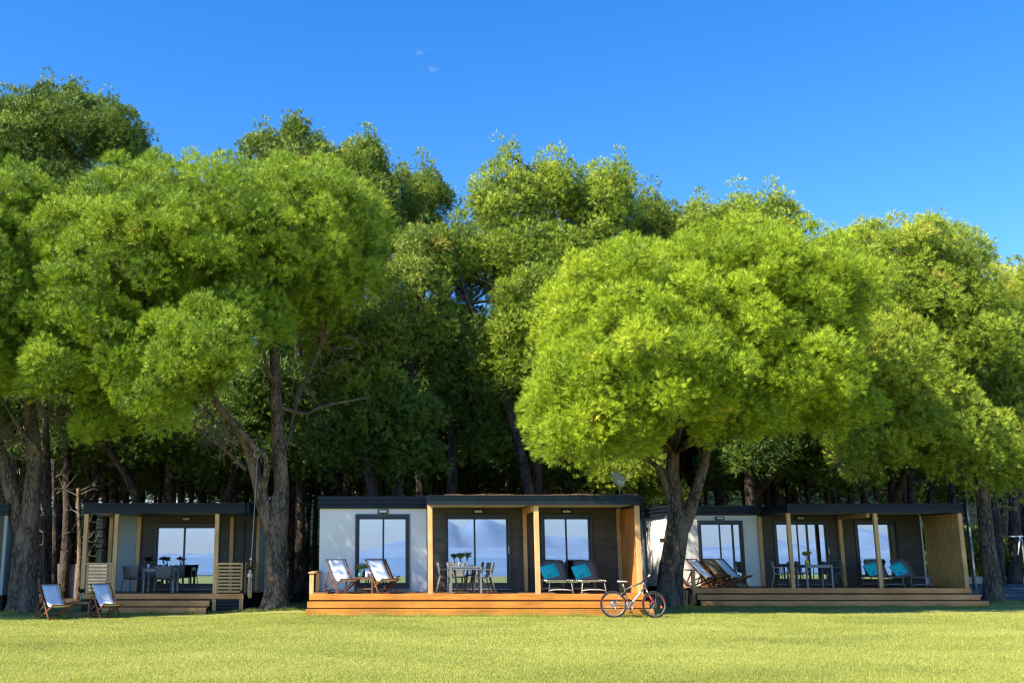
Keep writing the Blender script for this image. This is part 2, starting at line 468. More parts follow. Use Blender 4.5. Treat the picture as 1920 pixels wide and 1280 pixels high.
class MB:
    def __init__(s): s.v, s.f, s.sm = [], [], []
    def add(s, vs, fs, smooth=False):
        o = len(s.v)
        s.v += [tuple(v) for v in vs]
        s.f += [tuple(i + o for i in f) for f in fs]
        s.sm += [smooth] * len(fs)
        return s
    def box(s, x0, x1, y0, y1, z0, z1, M=None):
        vs = [Vector(p) for p in ((x0, y0, z0), (x1, y0, z0), (x1, y1, z0), (x0, y1, z0), (x0, y0, z1), (x1, y0, z1), (x1, y1, z1), (x0, y1, z1))]
        if M: vs = [M @ v for v in vs]
        return s.add(vs, [(0, 3, 2, 1), (4, 5, 6, 7), (0, 1, 5, 4), (1, 2, 6, 5), (2, 3, 7, 6), (3, 0, 4, 7)])
    def bbox(s, x0, x1, y0, y1, z0, z1, b=0.006, M=None):
        """box with chamfered long edges"""
        bm = bmesh.new()
        bmesh.ops.create_cube(bm, size=1)
        for v in bm.verts:
            v.co = Vector(((x0 + x1) / 2 + v.co.x * (x1 - x0), (y0 + y1) / 2 + v.co.y * (y1 - y0), (z0 + z1) / 2 + v.co.z * (z1 - z0)))
        bmesh.ops.bevel(bm, geom=list(bm.edges), offset=b, segments=1, affect='EDGES')
        bm.verts.index_update()
        vs = [v.co.copy() for v in bm.verts]
        if M: vs = [M @ v for v in vs]
        s.add(vs, [tuple(v.index for v in f.verts) for f in bm.faces])
        bm.free()
        return s
    def bar(s, a, b, wd, th, up=(0, 0, 1)):
        """rectangular bar from a to b; wd across, th along up"""
        a, b = Vector(a), Vector(b)
        d = (b - a)
        l = d.length
        d.normalize()
        u = Vector(up)
        sd = d.cross(u)
        if sd.length < 1e-4: sd = d.cross(Vector((0, 1, 0)))
        sd.normalize()
        u = sd.cross(d).normalized()
        M = Matrix((sd, d, u)).transposed().to_4x4()
        M.translation = a
        return s.bbox(-wd / 2, wd / 2, 0, l, -th / 2, th / 2, min(wd, th) * .15, M)
    def tube(s, pts, rad, n=8, cap=True, smooth=True):
        pts = [Vector(p) for p in pts]
        if not hasattr(rad, '__len__'): rad = [rad] * len(pts)
        vs, fs = [], []
        u = None
        for i, p in enumerate(pts):
            d = (pts[min(i + 1, len(pts) - 1)] - pts[max(i - 1, 0)]).normalized()
            if u is None: u, v = frame_of(d)
            else:
                u = (u - d * u.dot(d)).normalized()
                v = d.cross(u)
            for k in range(n):
                a = 2 * math.pi * k / n
                vs.append(p + (u * math.cos(a) + v * math.sin(a)) * rad[i])
        for i in range(len(pts) - 1):
            for k in range(n):
                k2 = (k + 1) % n
                fs.append((i * n + k, i * n + k2, (i + 1) * n + k2, (i + 1) * n + k))
        if cap:
            fs.append(tuple(range(n - 1, -1, -1)))
            fs.append(tuple(range((len(pts) - 1) * n, len(pts) * n)))
        return s.add(vs, fs, smooth)
    def lathe(s, prof, n=16, M=None):
        vs, fs = [], []
        for r, z in prof:
            for k in range(n):
                a = 2 * math.pi * k / n
                vs.append(Vector((r * math.cos(a), r * math.sin(a), z)))
        if M: vs = [M @ v for v in vs]
        for i in range(len(prof) - 1):
            for k in range(n):
                k2 = (k + 1) % n
                fs.append((i * n + k, i * n + k2, (i + 1) * n + k2, (i + 1) * n + k))
        fs.append(tuple(range(n - 1, -1, -1)))
        fs.append(tuple(range((len(prof) - 1) * n, len(prof) * n)))
        return s.add(vs, fs, True)
    def torus(s, Rr, r, n=40, m=8, M=None, sq=1.0):
        vs, fs = [], []
        for i in range(n):
            a = 2 * math.pi * i / n
            for j in range(m):
                b = 2 * math.pi * j / m
                q = Rr + r * math.cos(b)
                vs.append(Vector((q * math.cos(a), r * sq * math.sin(b), q * math.sin(a))))
        if M: vs = [M @ v for v in vs]
        for i in range(n):
            for j in range(m):
                fs.append((i * m + j, ((i + 1) % n) * m + j, ((i + 1) % n) * m + (j + 1) % m, i * m + (j + 1) % m))
        return s.add(vs, fs, True)
    def sheet(s, grid, th=0.0):
        """grid[i][j] points -> solid sheet of thickness th"""
        ni, nj = len(grid), len(grid[0])
        top = [Vector(p) for r in grid for p in r]
        fs = [(i * nj + j, i * nj + j + 1, (i + 1) * nj + j + 1, (i + 1) * nj + j) for i in range(ni - 1) for j in range(nj - 1)]
        if not th: return s.add(top, fs, True)
        nr = [Vector() for _ in top]
        for f in fs:
            nn = (top[f[1]] - top[f[0]]).cross(top[f[3]] - top[f[0]])
            for k in f: nr[k] += nn
        bot = [p - q.normalized() * th if q.length else p for p, q in zip(top, nr)]
        N = len(top)
        fb = [tuple(reversed([k + N for k in f])) for f in fs]
        ed = []
        ring = [j for j in range(nj)] + [i * nj + nj - 1 for i in range(1, ni)] + [(ni - 1) * nj + j for j in range(nj - 2, -1, -1)] + [i * nj for i in range(ni - 2, 0, -1)]
        for a, b in zip(ring, ring[1:] + ring[:1]): ed.append((b, a, a + N, b + N))
        return s.add(top + bot, fs + fb + ed, True)

def build(mb, name, m, parent=None, label=None, loc=None):
    me = bpy.data.meshes.new(name)
    me.from_pydata(mb.v, [], mb.f)
    me.polygons.foreach_set('use_smooth', mb.sm)
    me.materials.append(MATS[m])
    me.validate()
    me.update()
    o = bpy.data.objects.new(name, me)
    COL.objects.link(o)
    if parent is not None:
        o.parent = parent
        o.matrix_parent_inverse = parent_inv(parent)
    if label: o['label'] = label
    return o

def parent_inv(p):
    M = Matrix()
    ch = []
    while p is not None:
        ch.append(p)
        p = p.parent
    for q in reversed(ch):
        M = M @ (q.matrix_parent_inverse @ q.matrix_basis)
    return M.inverted()

def tag(o, label=None, cat=None, group=None, kind=None):
    if label: o['label'] = label
    if cat: o['category'] = cat
    if group: o['group'] = group
    if kind: o['kind'] = kind
    return o

def thing(name, label, cat, loc=(0, 0, 0), group=None, rz=0):
    o = bpy.data.objects.new(name, None)
    o.empty_display_size = 0.2
    o.location = loc
    o.rotation_euler = (0, 0, rz)
    COL.objects.link(o)
    return tag(o, label, cat, group)

def kids(o): return [c for c in COL.objects if c.parent == o]
def copy_tree(o, parent=None):
    c = o.copy()
    COL.objects.link(c)
    c.parent = parent
    for ch in kids(o): copy_tree(ch, c)
    return c
def place(proto, used, loc, rz, label, group=None):
    o = proto if not used.get(proto.name) else copy_tree(proto)
    used[proto.name] = True
    o.location = loc
    o.rotation_euler = (0, 0, rz)
    o['label'] = label
    if group: o['group'] = group
    return o
USED = {}

def np_mesh(name, V, Fc, m, tone=None):
    me = bpy.data.meshes.new(name)
    nv, nf = len(V), len(Fc)
    k = Fc.shape[1]
    me.vertices.add(nv)
    me.vertices.foreach_set('co', V.astype(np.float32).ravel())
    me.loops.add(nf * k)
    me.loops.foreach_set('vertex_index', Fc.astype(np.int32).ravel())
    me.polygons.add(nf)
    me.polygons.foreach_set('loop_start', np.arange(0, nf * k, k, dtype=np.int32))
    if tone is not None:
        a = me.attributes.new('tone', 'FLOAT', 'FACE')
        a.data.foreach_set('value', tone.astype(np.float32))
    me.materials.append(MATS[m])
    me.update()
    return me

# ------------------------------------------------------------------ ground
def ground_z(x, y):
    t = min(1, max(0, (-3.2 - x) / 3.0))
    return -0.11 * t * t * (3 - 2 * t)

def ground_grid(name, xs, ys, m, dz=0.0, f=ground_z):
    mb = MB()
    mb.sheet([[(x, y, f(x, y) + dz) for x in xs] for y in ys])
    mb.f = [t for t in mb.f]
    o = build(mb, name, m)
    tag(o, kind='structure')
    return o
xs = [-400, -120, -60, -30] + [x * 0.5 for x in range(-40, 61)] + [60, 120, 400]
ground_grid('lawn', xs, [-22, 0, 8, 12, 20, 30, 36, 42], 'lawn_turf')
ground_grid('forest_floor', [-400, -100, -40, -20, -6.2, -5, -4, -3.2, 20, 60, 400], [37.6, 41, 60, 120, 500], 'forest_soil', 0.004)
a = ground_grid('road', [19.5, 23, 60], [38.5, 41, 50, 62], 'asphalt', 0.012)
a = ground_grid('driveway', [-40, -12, -9], [47, 52, 60], 'asphalt', 0.012)
ground_grid('horizon_hiding_hill', [x * 40 for x in range(-12, 13)], [118, 135, 160, 200, 260], 'shaded_scrub', -0.3, lambda x, y: 0.16 * (y - 118) * (.8 + .2 * math.sin(x * .02)))  # rise added to close off the bright horizon between the trunks
ground_grid('sea', [-9000, 0, 9000], [-9000, -3000, -60], 'sea_water', -4.0, lambda x, y: 0)
mb = MB()
mb.sheet([[(x, -60 + 38 * t, -4.2 + 4.2 * t) for x in (-400, 400)] for t in (0, .5, 1)])
tag(build(mb, 'beach', 'kerb_stone'), kind='structure')

RIDGE = [(-1500, 1022), (-600, 1034), (200, 1036), (420, 1037), (600, 1036), (680, 1031), (760, 1008), (840, 973), (862, 985), (900, 970), (960, 984), (1010, 1000), (1040, 1003), (1110, 1007),
         (1250, 1022), (1350, 1021), (1440, 1004), (1470, 1019), (1500, 1008), (1520, 1015), (1560, 1001), (1600, 986), (1640, 998), (1700, 1010), (2000, 1018), (3500, 1026)]
def hills(name, D, ridge, seed, depth, rough):
    """range across the bay behind the camera; its crest heights are what the glass doors mirror"""
    rn = random.Random(seed)
    pxs = [-1500 + 12 * i for i in range(417)]
    rows = []
    for j, (dy, fr) in enumerate(((depth, 0), (depth * .6, .4), (depth * .3, .75), (0, 1.0), (-depth * .5, .3), (-depth, 0))):
        row = []
        for i, px in enumerate(pxs):
            y = np.interp(px, [a for a, b in ridge], [b for a, b in ridge])
            hgt = (1042 - y) / 1930 * D * .98 + rough * (math.sin(i * .83 + seed) + .6 * math.sin(i * 1.9 + 2))
            row.append(((px - 750) / 1930 * D, -D + dy, -4.1 + hgt * fr * (1 + .1 * math.sin(i * .9 + 2 * j) * (0 < fr < 1))))
        rows.append(row)
    mb = MB()
    mb.sheet(rows)
    return tag(build(mb, name, 'hazed_rock'), kind='structure')
hills('mountains', 6500, RIDGE, 5, 900, 4)
hills('hills', 4300, [(a, 1042 - (1042 - b) * .22 - 5) for a, b in RIDGE[::2]], 2, 400, 3)

# grass blades: one mass nobody could count
def grass():
    rg = np.random.default_rng(3)
    N = 760000
    y = 12.6 + (30.5 - 12.6) * rg.random(N) ** 1.25
    cx = 0.09 * y
    hw = 0.52 * y + 0.8
    x = cx + (rg.random(N) * 2 - 1) * hw
    t = np.clip((-3.2 - x) / 3.0, 0, 1)
    z = -0.11 * t * t * (3 - 2 * t)
    clump = np.sin(x * 1.3 + 2 * np.sin(y * .7)) * np.sin(y * 1.9 + 1.5 * np.sin(x * .9)) 
    clump3 = np.sin(x * .45 + 1.3 * np.sin(y * .31) + 1) * np.cos(y * .62 + np.sin(x * .4)); clump2 = np.sin(x * 7.1 + 3 * np.sin(y * 5.3)) * np.sin(y * 8.3 + 2 * np.sin(x * 6.1))
    h = (0.018 + 0.020 * rg.random(N)) * (1 + .25 * clump2)
    sc = (y / 22) ** .6
    wd = 0.0070 * sc
    # longer unmown grass against the decks and round the trunks
    ex, ey = [], []
    for (a0, a1, yy, k) in ((-2.6, 6.9, 28.66, 5200), (8.9, 19.0, 33.9, 4200), (-9.3, -6.0, 32.0, 2200), (-6.0, -4.9, 32.6, 700)):
        g_ = rg.random(k)
        ex.append(a0 + (a1 - a0) * g_); ey.append(yy + .02 - np.abs(rg.normal(0, .09, k)))
    for (tx, ty, k) in ((-3.95, 32.6, 3000), (8.75, 33.9, 3000), (-12.1, 33.2, 2600), (21.3, 37.6, 1500)):
        a_ = rg.random(k) * 6.283; q_ = .45 + np.abs(rg.normal(0, .22, k))
        ex.append(tx + np.cos(a_) * q_); ey.append(ty + np.sin(a_) * q_)
    ex = np.concatenate(ex); ey = np.concatenate(ey)
    K = len(ex)
    x = np.concatenate([x, ex]); y = np.concatenate([y, ey])
    t = np.clip((-3.2 - x) / 3.0, 0, 1)
    z = -0.11 * t * t * (3 - 2 * t)
    clump = np.concatenate([clump, np.zeros(K)]); clump2 = np.concatenate([clump2, np.zeros(K)]); clump3 = np.concatenate([clump3, -.8 + np.zeros(K)])
    h = np.concatenate([h, (.05 + .09 * rg.random(K) ** 2) * (.6 + .4 * np.sin(ex * 2.3) ** 2)]); wd = np.concatenate([wd, .009 + np.zeros(K)])
    N = N + K
    a = rg.random(N) * 6.283
    ln = rg.random(N) * 0.7
    b = rg.random(N) * 6.283
    B = np.stack([x, y, z - .002], 1)
    W = np.stack([np.cos(a) * wd, np.sin(a) * wd, 0 * a], 1)
    T = B + np.stack([np.cos(b) * ln * h, np.sin(b) * ln * h, h], 1)
    V = np.stack([B - W, B + W, T], 1).reshape(-1, 3)
    Fc = np.arange(3 * N).reshape(-1, 3)
    tone = np.clip(0.42 + .15 * clump3 + .10 * clump + .08 * clump2 + .12 * rg.standard_normal(N), 0, 1)
    me = np_mesh('grass', V, Fc, 'grass_blade', tone)
    o = bpy.data.objects.new('grass', me)
    COL.objects.link(o)
    tag(o, 'short yellowish green mown grass covering the lawn in front of the cabins', 'grass', kind='stuff')
grass()

# ------------------------------------------------------------------ cabins
def slatted(mb, x0, x1, y, z0, z1, n, th=0.03, axis='x'):
    """frame with n horizontal slats, in the x-z plane (or y-z plane)"""
    fw = 0.07
    def bx(a0, a1, zz0, zz1, t=th):
        if axis == 'x': mb.bbox(a0, a1, y - t / 2, y + t / 2, zz0, zz1, .004)
        else: mb.bbox(y - t / 2, y + t / 2, a0, a1, zz0, zz1, .004)
    bx(x0, x0 + fw, z0, z1); bx(x1 - fw, x1, z0, z1)
    bx(x0 - .02, x1 + .02, z1, z1 + .06, .09)
    st = (z1 - z0 - .04) / n
    for i in range(n):
        zz = z0 + .03 + st * i
        bx(x0 + fw, x1 - fw, zz, zz + st * .56, .022)

def sliding_door(parent, x0, x1, Y, z0, z1, mull, handle=None, extra=None, clipx=None):
    """aluminium sliding door set in the wall plane Y; mull = list of x positions"""
    fr = 0.095
    mb = MB()
    y0, y1 = Y - 0.05, Y + 0.09
    mb.bbox(x0, x0 + fr * .75, y0, y1, z0, z1)
    mb.bbox(x1 - fr * .75, x1, y0, y1, z0, z1)
    mb.bbox(x0 + fr * .75, x1 - fr * .75, y0 + .002, y1, z1 - .11, z1)
    mb.bbox(x0 + fr * .75, x1 - fr * .75, y0 + .002, y1, z0, z0 + .15)
    d = build(mb, 'sliding_door', 'slate_frame', parent)
    xs = [x0 + fr * .75] + list(mull) + [x1 - fr * .75]
    for i in range(len(xs) - 1):
        a, b = xs[i], xs[i + 1]
        yy = Y + (0.0 if i % 2 == 0 else 0.035)
        lf = MB()
        e = .055
        if i > 0: a -= .03
        if i < len(xs) - 2: b += .03
        z_0, z_1 = z0 + .15, z1 - .11
        lf.bbox(a, a + e, yy - .022, yy + .022, z_0, z_1)
        lf.bbox(b - e, b, yy - .022, yy + .022, z_0, z_1)
        lf.bbox(a + e, b - e, yy - .020, yy + .022, z_1 - .045, z_1)
        lf.bbox(a + e, b - e, yy - .020, yy + .022, z_0, z_0 + .05)
        build(lf, 'leaf_frame', 'slate_frame', d)
        g = MB()
        g.box(a + e, b - e, yy - .006, yy + .006, z_0 + .05, z_1 - .045)
        build(g, 'pane', 'door_glass', d)
    s = MB()
    s.bbox(x0 - .01, x1 + .01, Y - .085, Y - .052, z0 - .012, z0 + .03)
    build(s, 'threshold', 'grey_metal', d)
    if handle is not None:
        h = MB()
        zc = (z0 + z1) / 2 + .05
        h.bar((handle, Y - .05, zc), (handle, Y - .10, zc), .02, .02)
        h.bar((handle, Y - .09, zc - .11), (handle, Y - .09, zc + .11), .025, .02, (0, 1, 0))
        build(h, 'handle', 'steel', d)
    return d

def lamp(parent, x, Y, z):
    mb = MB()
    mb.bbox(x - .155, x + .155, Y - .075, Y - .002, z - .06, z + .06)
    l = build(mb, 'wall_lamp', 'black_plastic', parent)
    g = MB()
    g.bbox(x - .115, x + .115, Y - .088, Y - .074, z - .032, z + .036)
    build(g, 'lamp_cover', 'lamp_glass', l)

def wall_with_holes(mb, x0, x1, y0, y1, z0, z1, holes):
    xs = x0
    for a, b, c, d in sorted(holes):
        if b <= x0 or a >= x1: continue
        mb.box(xs, a, y0, y1, z0, z1)
        mb.box(a, b, y0, y1, d, z1)
        mb.box(a, b, y0, y1, z0, c)
        xs = b
    mb.box(xs, x1, y0, y1, z0, z1)

def fascia(parent, name, pts_x, Y, z0, z1, ribs, inward=1, axis='x', th=.06):
    """profiled edge trim facing -Y (axis x) or facing -X/+X (axis y)"""
    a0, a1 = pts_x
    mb = MB()
    H = z1 - z0
    def bx(c0, c1, d0, d1, zz0, zz1):
        if axis == 'x': mb.box(c0, c1, Y + d0, Y + d1, zz0, zz1)
        else: mb.box(Y + d0 * inward if inward > 0 else Y - d1, Y + d1 * inward if inward > 0 else Y - d0, c0, c1, zz0, zz1)
    bx(a0, a1, 0.02, th + .02, z0, z1)
    for (u0, u1, pr) in ribs:
        bx(a0 - (.004 if axis == 'x' else 0), a1 + (.004 if axis == 'x' else 0), 0.02 - pr, 0.019, z0 + H * u0, z0 + H * u1)
    return build(mb, name, 'slate_trim', parent)

RIB_A = [(0, .42, .035), (.52, .62, .03), (.72, .82, .035), (.90, 1.0, .045)]
RIB_B = [(.0, .26, .04), (.38, .60, .04), (.72, 1.0, .04)]

def house_shell(h, x0, x1, Yb, zf, zt, depth=4.2, ztop=None):
    """rear and side walls, floor and inner lining of the room behind the porch wall"""
    mb = MB()
    mb.box(x0, x0 + .12, Yb + .102, Yb + depth, zf - .05, zt)
    build(mb, 'side_wall', 'render_white', h)
    mb = MB()
    mb.box(x1 - .12, x1, Yb + .102, Yb + depth, zf - .05, zt)
    build(mb, 'side_wall', 'render_white', h)
    mb = MB()
    mb.box(x0, x1, Yb + depth + .002, Yb + depth + .12, zf - .05, zt)
    build(mb, 'rear_wall', 'render_white', h)
    mb = MB()
    mb.box(x0 + .13, x1 - .13, Yb + .11, Yb + depth - .01, zf - .12, zf + .05)
    build(mb, 'floor', 'room_floor', h)
    mb = MB()
    mb.box(x0 + .122, x0 + .14, Yb + .11, Yb + depth - .03, zf + .052, zt - .005)
    mb.box(x1 - .14, x1 - .122, Yb + .11, Yb + depth - .03, zf + .052, zt - .005)
    mb.box(x0 + .142, x1 - .142, Yb + depth - .03, Yb + depth - .012, zf + .052, zt - .005)
    mb.box(x0 + .142, x1 - .142, Yb + .12, Yb + depth - .04, zt - .03, zt - .005)
    build(mb, 'room_lining', 'room_wall', h)
    mb = MB()
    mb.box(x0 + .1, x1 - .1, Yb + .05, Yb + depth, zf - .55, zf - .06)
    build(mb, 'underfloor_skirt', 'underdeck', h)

def deck(h, x0, x1, Yf, Yb, zd, gz, steps, mat_step, step_x=None, off=(0, 0)):
    mb = MB()
    n = int((Yb - Yf - .03) / .145)
    for i in range(n):
        ya = Yf + .035 + i * (Yb - Yf - .04) / n
        mb.box(x0 + .004, x1 - .004, ya, ya + (Yb - Yf - .04) / n - .006, zd - .028, zd)
    build(mb, 'deck_boards', 'deck_boards', h)
    mb = MB()
    mb.bbox(x0, x1, Yf, Yf + .03, zd - .155, zd + .006)
    build(mb, 'deck_edge_board', mat_step, h)
    mb = MB()
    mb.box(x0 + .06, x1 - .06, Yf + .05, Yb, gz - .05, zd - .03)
    build(mb, 'deck_shade_base', 'underdeck', h)
    sx0, sx1 = step_x or (x0, x1)
    for k in range(1, steps + 1):
        zt = zd - .19 * k
        yy = Yf - .29 * k
        a, b = sx0 - off[0] * k, sx1 + off[1] * k
        mb = MB()
        rn = random.Random(int(x0 * 100) + k)
        # boards of the tread and riser meet in a few butt joints
        cuts = [a] + sorted(rn.uniform(a + .8, b - .8) for _ in range(max(1, int((b - a) / 4)))) + [b]
        for c0, c1 in zip(cuts, cuts[1:]):
            mb.bbox(c0 + .001, c1 - .001, yy, yy + .028, zt - .166, zt - .0, .004)
            mb.bbox(c0 + .001, c1 - .001, yy + .0285, yy + .28, zt - .030, zt - .003, .004)
        st = build(mb, 'step', mat_step, h)
        mb = MB()
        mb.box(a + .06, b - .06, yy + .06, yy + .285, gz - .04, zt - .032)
        build(mb, 'step_shade_base', 'underdeck', st)
    mb = MB()
    yy = Yf - .29 * steps
    m = int((sx1 - sx0) / 1.1)
    for i in range(m + 1):
        xx = sx0 + .15 + (sx1 - sx0 - .4) * i / m
        mb.box(xx, xx + .11, yy + .012, yy + .048, gz - .04, zd - .19 * steps - .167)
    build(mb, 'step_foot', 'larch_step_shade_lift', h)

def post(h, x0, x1, Y, z0, z1, name='post', d=.12, label=None):
    mb = MB()
    mb.bbox(x0, x1, Y, Y + d, z0, z1, .006)
    return build(mb, name, 'larch_post', h, label)

def downpipe(h, x, Y, z0, z1, kick=-.1):
    mb = MB()
    mb.tube([(x, Y, z1), (x, Y, z0 + .12), (x + kick * .5, Y, z0 + .04), (x + kick, Y - .02, z0 + .02)], .036, 10)
    p = build(mb, 'downpipe', 'slate_trim', h)
    for zz in (z0 + .5, z1 - .5):
        m2 = MB(); m2.tube([(x, Y, zz), (x, Y, zz + .03)], .043, 10)
        build(m2, 'pipe_clip', 'slate_frame', p)

def gutter(h, x0, x1, Y, z):
    mb = MB()
    mb.tube([(x0, Y, z), (x1, Y, z)], .022, 8)
    build(mb, 'gutter', 'slate_trim', h)

# --- middle cabin -------------------------------------------------
Yf, Yb = 29.3, 31.7
ZD, ZT = 0.57, 2.985
h2 = thing('cabin', 'nearest cabin in the middle, white left bay, two dark porch bays and bright orange steps', 'cabin', (2.1, Yb, 0), 'holiday cabins in a row')
mx0, mx1 = X_(598.5, 1050, Yb), X_(1163, 1050, Yb)
xsplit = X_(800, 1050, Yb)
D2 = []
for (a, b) in ((666, 768), (832.8, 957.5), (1014.5, 1111.5)):
    D2.append((X_(a, 1030, Yb), X_(b, 1030, Yb), Z_(1103, Yb), Z_(963.4, Yb)))
zdoor0 = ZD + .05
D2 = [(a, b, zdoor0, d) for a, b, c, d in D2]
zlt = Z_(953, Yb)
mb = MB(); wall_with_holes(mb, mx0, xsplit, Yb, Yb + .1, ZD - .02, zlt + .1, D2[:1]); build(mb, 'front_wall', 'render_white', h2)
mb = MB(); wall_with_holes(mb, xsplit + .002, mx1, Yb, Yb + .1, ZD - .02, 3.02, D2[1:]); build(mb, 'porch_wall', 'cladding_dark', h2)
house_shell(h2, mx0, mx1 + .1, Yb, ZD, 3.1)
sliding_door(h2, *D2[0][:2], Yb, D2[0][2], D2[0][3], [X_(718.5, 1030, Yb)])
sliding_door(h2, *D2[1][:2], Yb, D2[1][2], D2[1][3], [X_(890, 1030, Yb)], X_(953.5, 1030, Yb))
sliding_door(h2, *D2[2][:2], Yb, D2[2][2], D2[2][3], [X_(1062, 1030, Yb)])
for px in (718, 896.5, 1062): lamp(h2, X_(px, 958, Yb), Yb, Z_(958.5, Yb))
fascia(h2, 'roof_edge', (mx0 - .05, xsplit + .05), Yb - .06, zlt, Z_(930, Yb), RIB_B)
fascia(h2, 'roof_edge', (Yb - .03, Yb + 4.2), mx0 - .06, zlt, Z_(930, Yb), RIB_B, 1, 'y')
px0, px1 = X_(803.5, 940, Yf), X_(1200.5, 940, Yf)
fascia(h2, 'porch_roof_edge', (px0, px1), Yf - .05, Z_(946.3, Yf), Z_(928, Yf), RIB_A)
fascia(h2, 'porch_roof_edge', (Yf + .04, Yb + 4.2), px1 + .01, Z_(946.3, Yf), Z_(928, Yf), RIB_A, -1, 'y')
fascia(h2, 'porch_roof_edge', (Yf + .04, Yb - .07), px0 - .01, Z_(946.3, Yf), Z_(928, Yf), RIB_A, 1, 'y')
mb = MB(); mb.box(px0 + .08, px1 - .1, Yf + .04, Yb - .01, ZT + .05, ZT + .2); build(mb, 'porch_ceiling', 'room_wall', h2)
mb = MB(); mb.box(mx0 + .02, px1 - .12, Yb + .02, Yb + 4.3, 3.12, 3.24); build(mb, 'roof', 'roof_sheet', h2)
deck(h2, X_(580, 1113, Yf), X_(1209, 1113, Yf), Yf, Yb, ZD, 0, 2, 'larch_step', off=(.03, .05))
p0 = X_(801.8, 946, Yf); post(h2, p0, p0 + .135, Yf + .03, ZD, ZT + .02)
p0 = X_(1001, 946, Yf); post(h2, p0, p0 + .135, Yf + .03, ZD, ZT + .02)
p0 = X_(982, 1040, Yb - .15); post(h2, p0, p0 + .115, Yb - .14, ZD, ZT + .02)
mb = MB(); mb.bbox(p0 + .01, p0 + .11, Yf + .16, Yb - .15, ZT - .14, ZT + .03); build(mb, 'beam', 'larch_post', h2)
# right-hand privacy wall of upright boards
px = X_(1203, 1060, Yf) - .0
mb = MB()
nb = 11
for i in range(nb):
    ya = Yf + .14 + (Yb - Yf - .16) * i / nb
    mb.bbox(px - .045, px - .012, ya, ya + (Yb - Yf - .16) / nb - .014, ZD + .002, ZT - .03, .004)
build(mb, 'privacy_wall', 'larch_panel', h2, 'orange upright board wall closing the right end of the porch')
mb = MB(); mb.box(px - .008, px + .03, Yf + .14, Yb, ZD, ZT + .03); build(mb, 'wall_backing', 'slate_frame', h2)
post(h2, px - .11, px + .02, Yf + .02, ZD, ZT + .02)
post(h2, px - .16, px - .05, Yb - .09, ZD, ZT + .02, d=.085)
downpipe(h2, px1 + .03, Yf - .1, ZD - .1, Z_(930, Yf), .0)
# low hand rail on the left end
rx = X_(584, 1095, Yf)
mb = MB()
mb.bbox(rx - .06, rx + .06, Yf + .03, Yf + .13, ZD, ZD + .56)
mb.bbox(rx - .06, rx + .06, Yb - .16, Yb - .06, ZD, ZD + .56)
mb.bbox(rx - .09, rx + .09, Yf, Yb - .04, ZD + .56, ZD + .60)
build(mb, 'hand_rail', 'larch_post', h2)

# --- right cabin ---------------------------------------------------
Y3f, Y3b = 34.6, 37.15
h3 = thing('cabin', 'right hand cabin half behind the leaning trunk, white left bay and slatted right end', 'cabin', (12.5, Y3b, 0), 'holiday cabins in a row')
Z3t = Z_(961.2, Y3f)
wx0, wx1 = X_(1250, 1030, Y3b), X_(1730, 1030, Y3b)
ws = X_(1423, 1020, Y3b)
dz = Z_(975, Y3b)
D3 = [(X_(1310, 1030, Y3b), X_(1395, 1030, Y3b), ZD + .05, dz), (X_(1452, 1030, Y3b), X_(1554, 1030, Y3b), ZD + .05, dz), (X_(1605, 1030, Y3b), X_(1686, 1030, Y3b), ZD + .05, dz)]
mb = MB(); wall_with_holes(mb, wx0, ws, Y3b, Y3b + .1, ZD - .02, Z_(960, Y3b), D3[:1]); build(mb, 'front_wall', 'render_white', h3)
mb = MB(); wall_with_holes(mb, ws + .002, wx1, Y3b, Y3b + .1, ZD - .02, 3.02, D3[1:]); build(mb, 'porch_wall', 'cladding_dark', h3)
house_shell(h3, wx0, wx1 + .1, Y3b, ZD, 3.1, 5.5)
sliding_door(h3, *D3[0][:2], Y3b, D3[0][2], dz, [X_(1351, 1030, Y3b), X_(1376, 1030, Y3b)])
sliding_door(h3, *D3[1][:2], Y3b, D3[1][2], dz, [X_(1497, 1030, Y3b), X_(1516, 1030, Y3b)], X_(1552, 1030, Y3b))
sliding_door(h3, *D3[2][:2], Y3b, D3[2][2], dz, [X_(1645, 1030, Y3b)])
for px in (1349, 1500, 1640): lamp(h3, X_(px, 970, Y3b), Y3b, Z_(971, Y3b))
fascia(h3, 'roof_edge', (wx0 - .08, ws + .02), Y3b - .06, Z_(965.6, Y3b), Z_(947, Y3b), RIB_B)
fascia(h3, 'roof_edge', (Y3b - .03, Y3b + 5.5), wx0 - .09, Z_(965.6, Y3b), Z_(947, Y3b), RIB_B, 1, 'y')
qx0, qx1 = X_(1474.5, 950, Y3f), X_(1806, 950, Y3f)
fascia(h3, 'porch_roof_edge', (qx0, qx1), Y3f - .05, Z_(961.3, Y3f), Z_(943.5, Y3f), RIB_A)
fascia(h3, 'porch_roof_edge', (Y3f + .04, Y3b - .07), qx0 - .01, Z_(961.3, Y3f), Z_(943.5, Y3f), RIB_A, 1, 'y')
fascia(h3, 'porch_roof_edge', (Y3f + .04, Y3b + 5.5), qx1 + .01, Z_(961.3, Y3f), Z_(943.5, Y3f), RIB_A, -1, 'y')
mb = MB(); mb.box(qx0 + .08, qx1 - .1, Y3f + .04, Y3b - .01, ZT + .05, ZT + .2); build(mb, 'porch_ceiling', 'room_wall', h3)
mb = MB(); mb.box(wx0 + .02, qx1 - .12, Y3b + .02, Y3b + 5.6, 3.12, 3.24); build(mb, 'roof', 'roof_sheet', h3)
deck(h3, X_(1301, 1102, Y3f), X_(1821, 1102, Y3f), Y3f, Y3b, ZD, 0, 2, 'larch_step_shade_lift', off=(-.02, .1))
for a in (1475, 1638):
    p0 = X_(a, 961, Y3f); post(h3, p0, p0 + .125, Y3f + .03, ZD, ZT + .02)
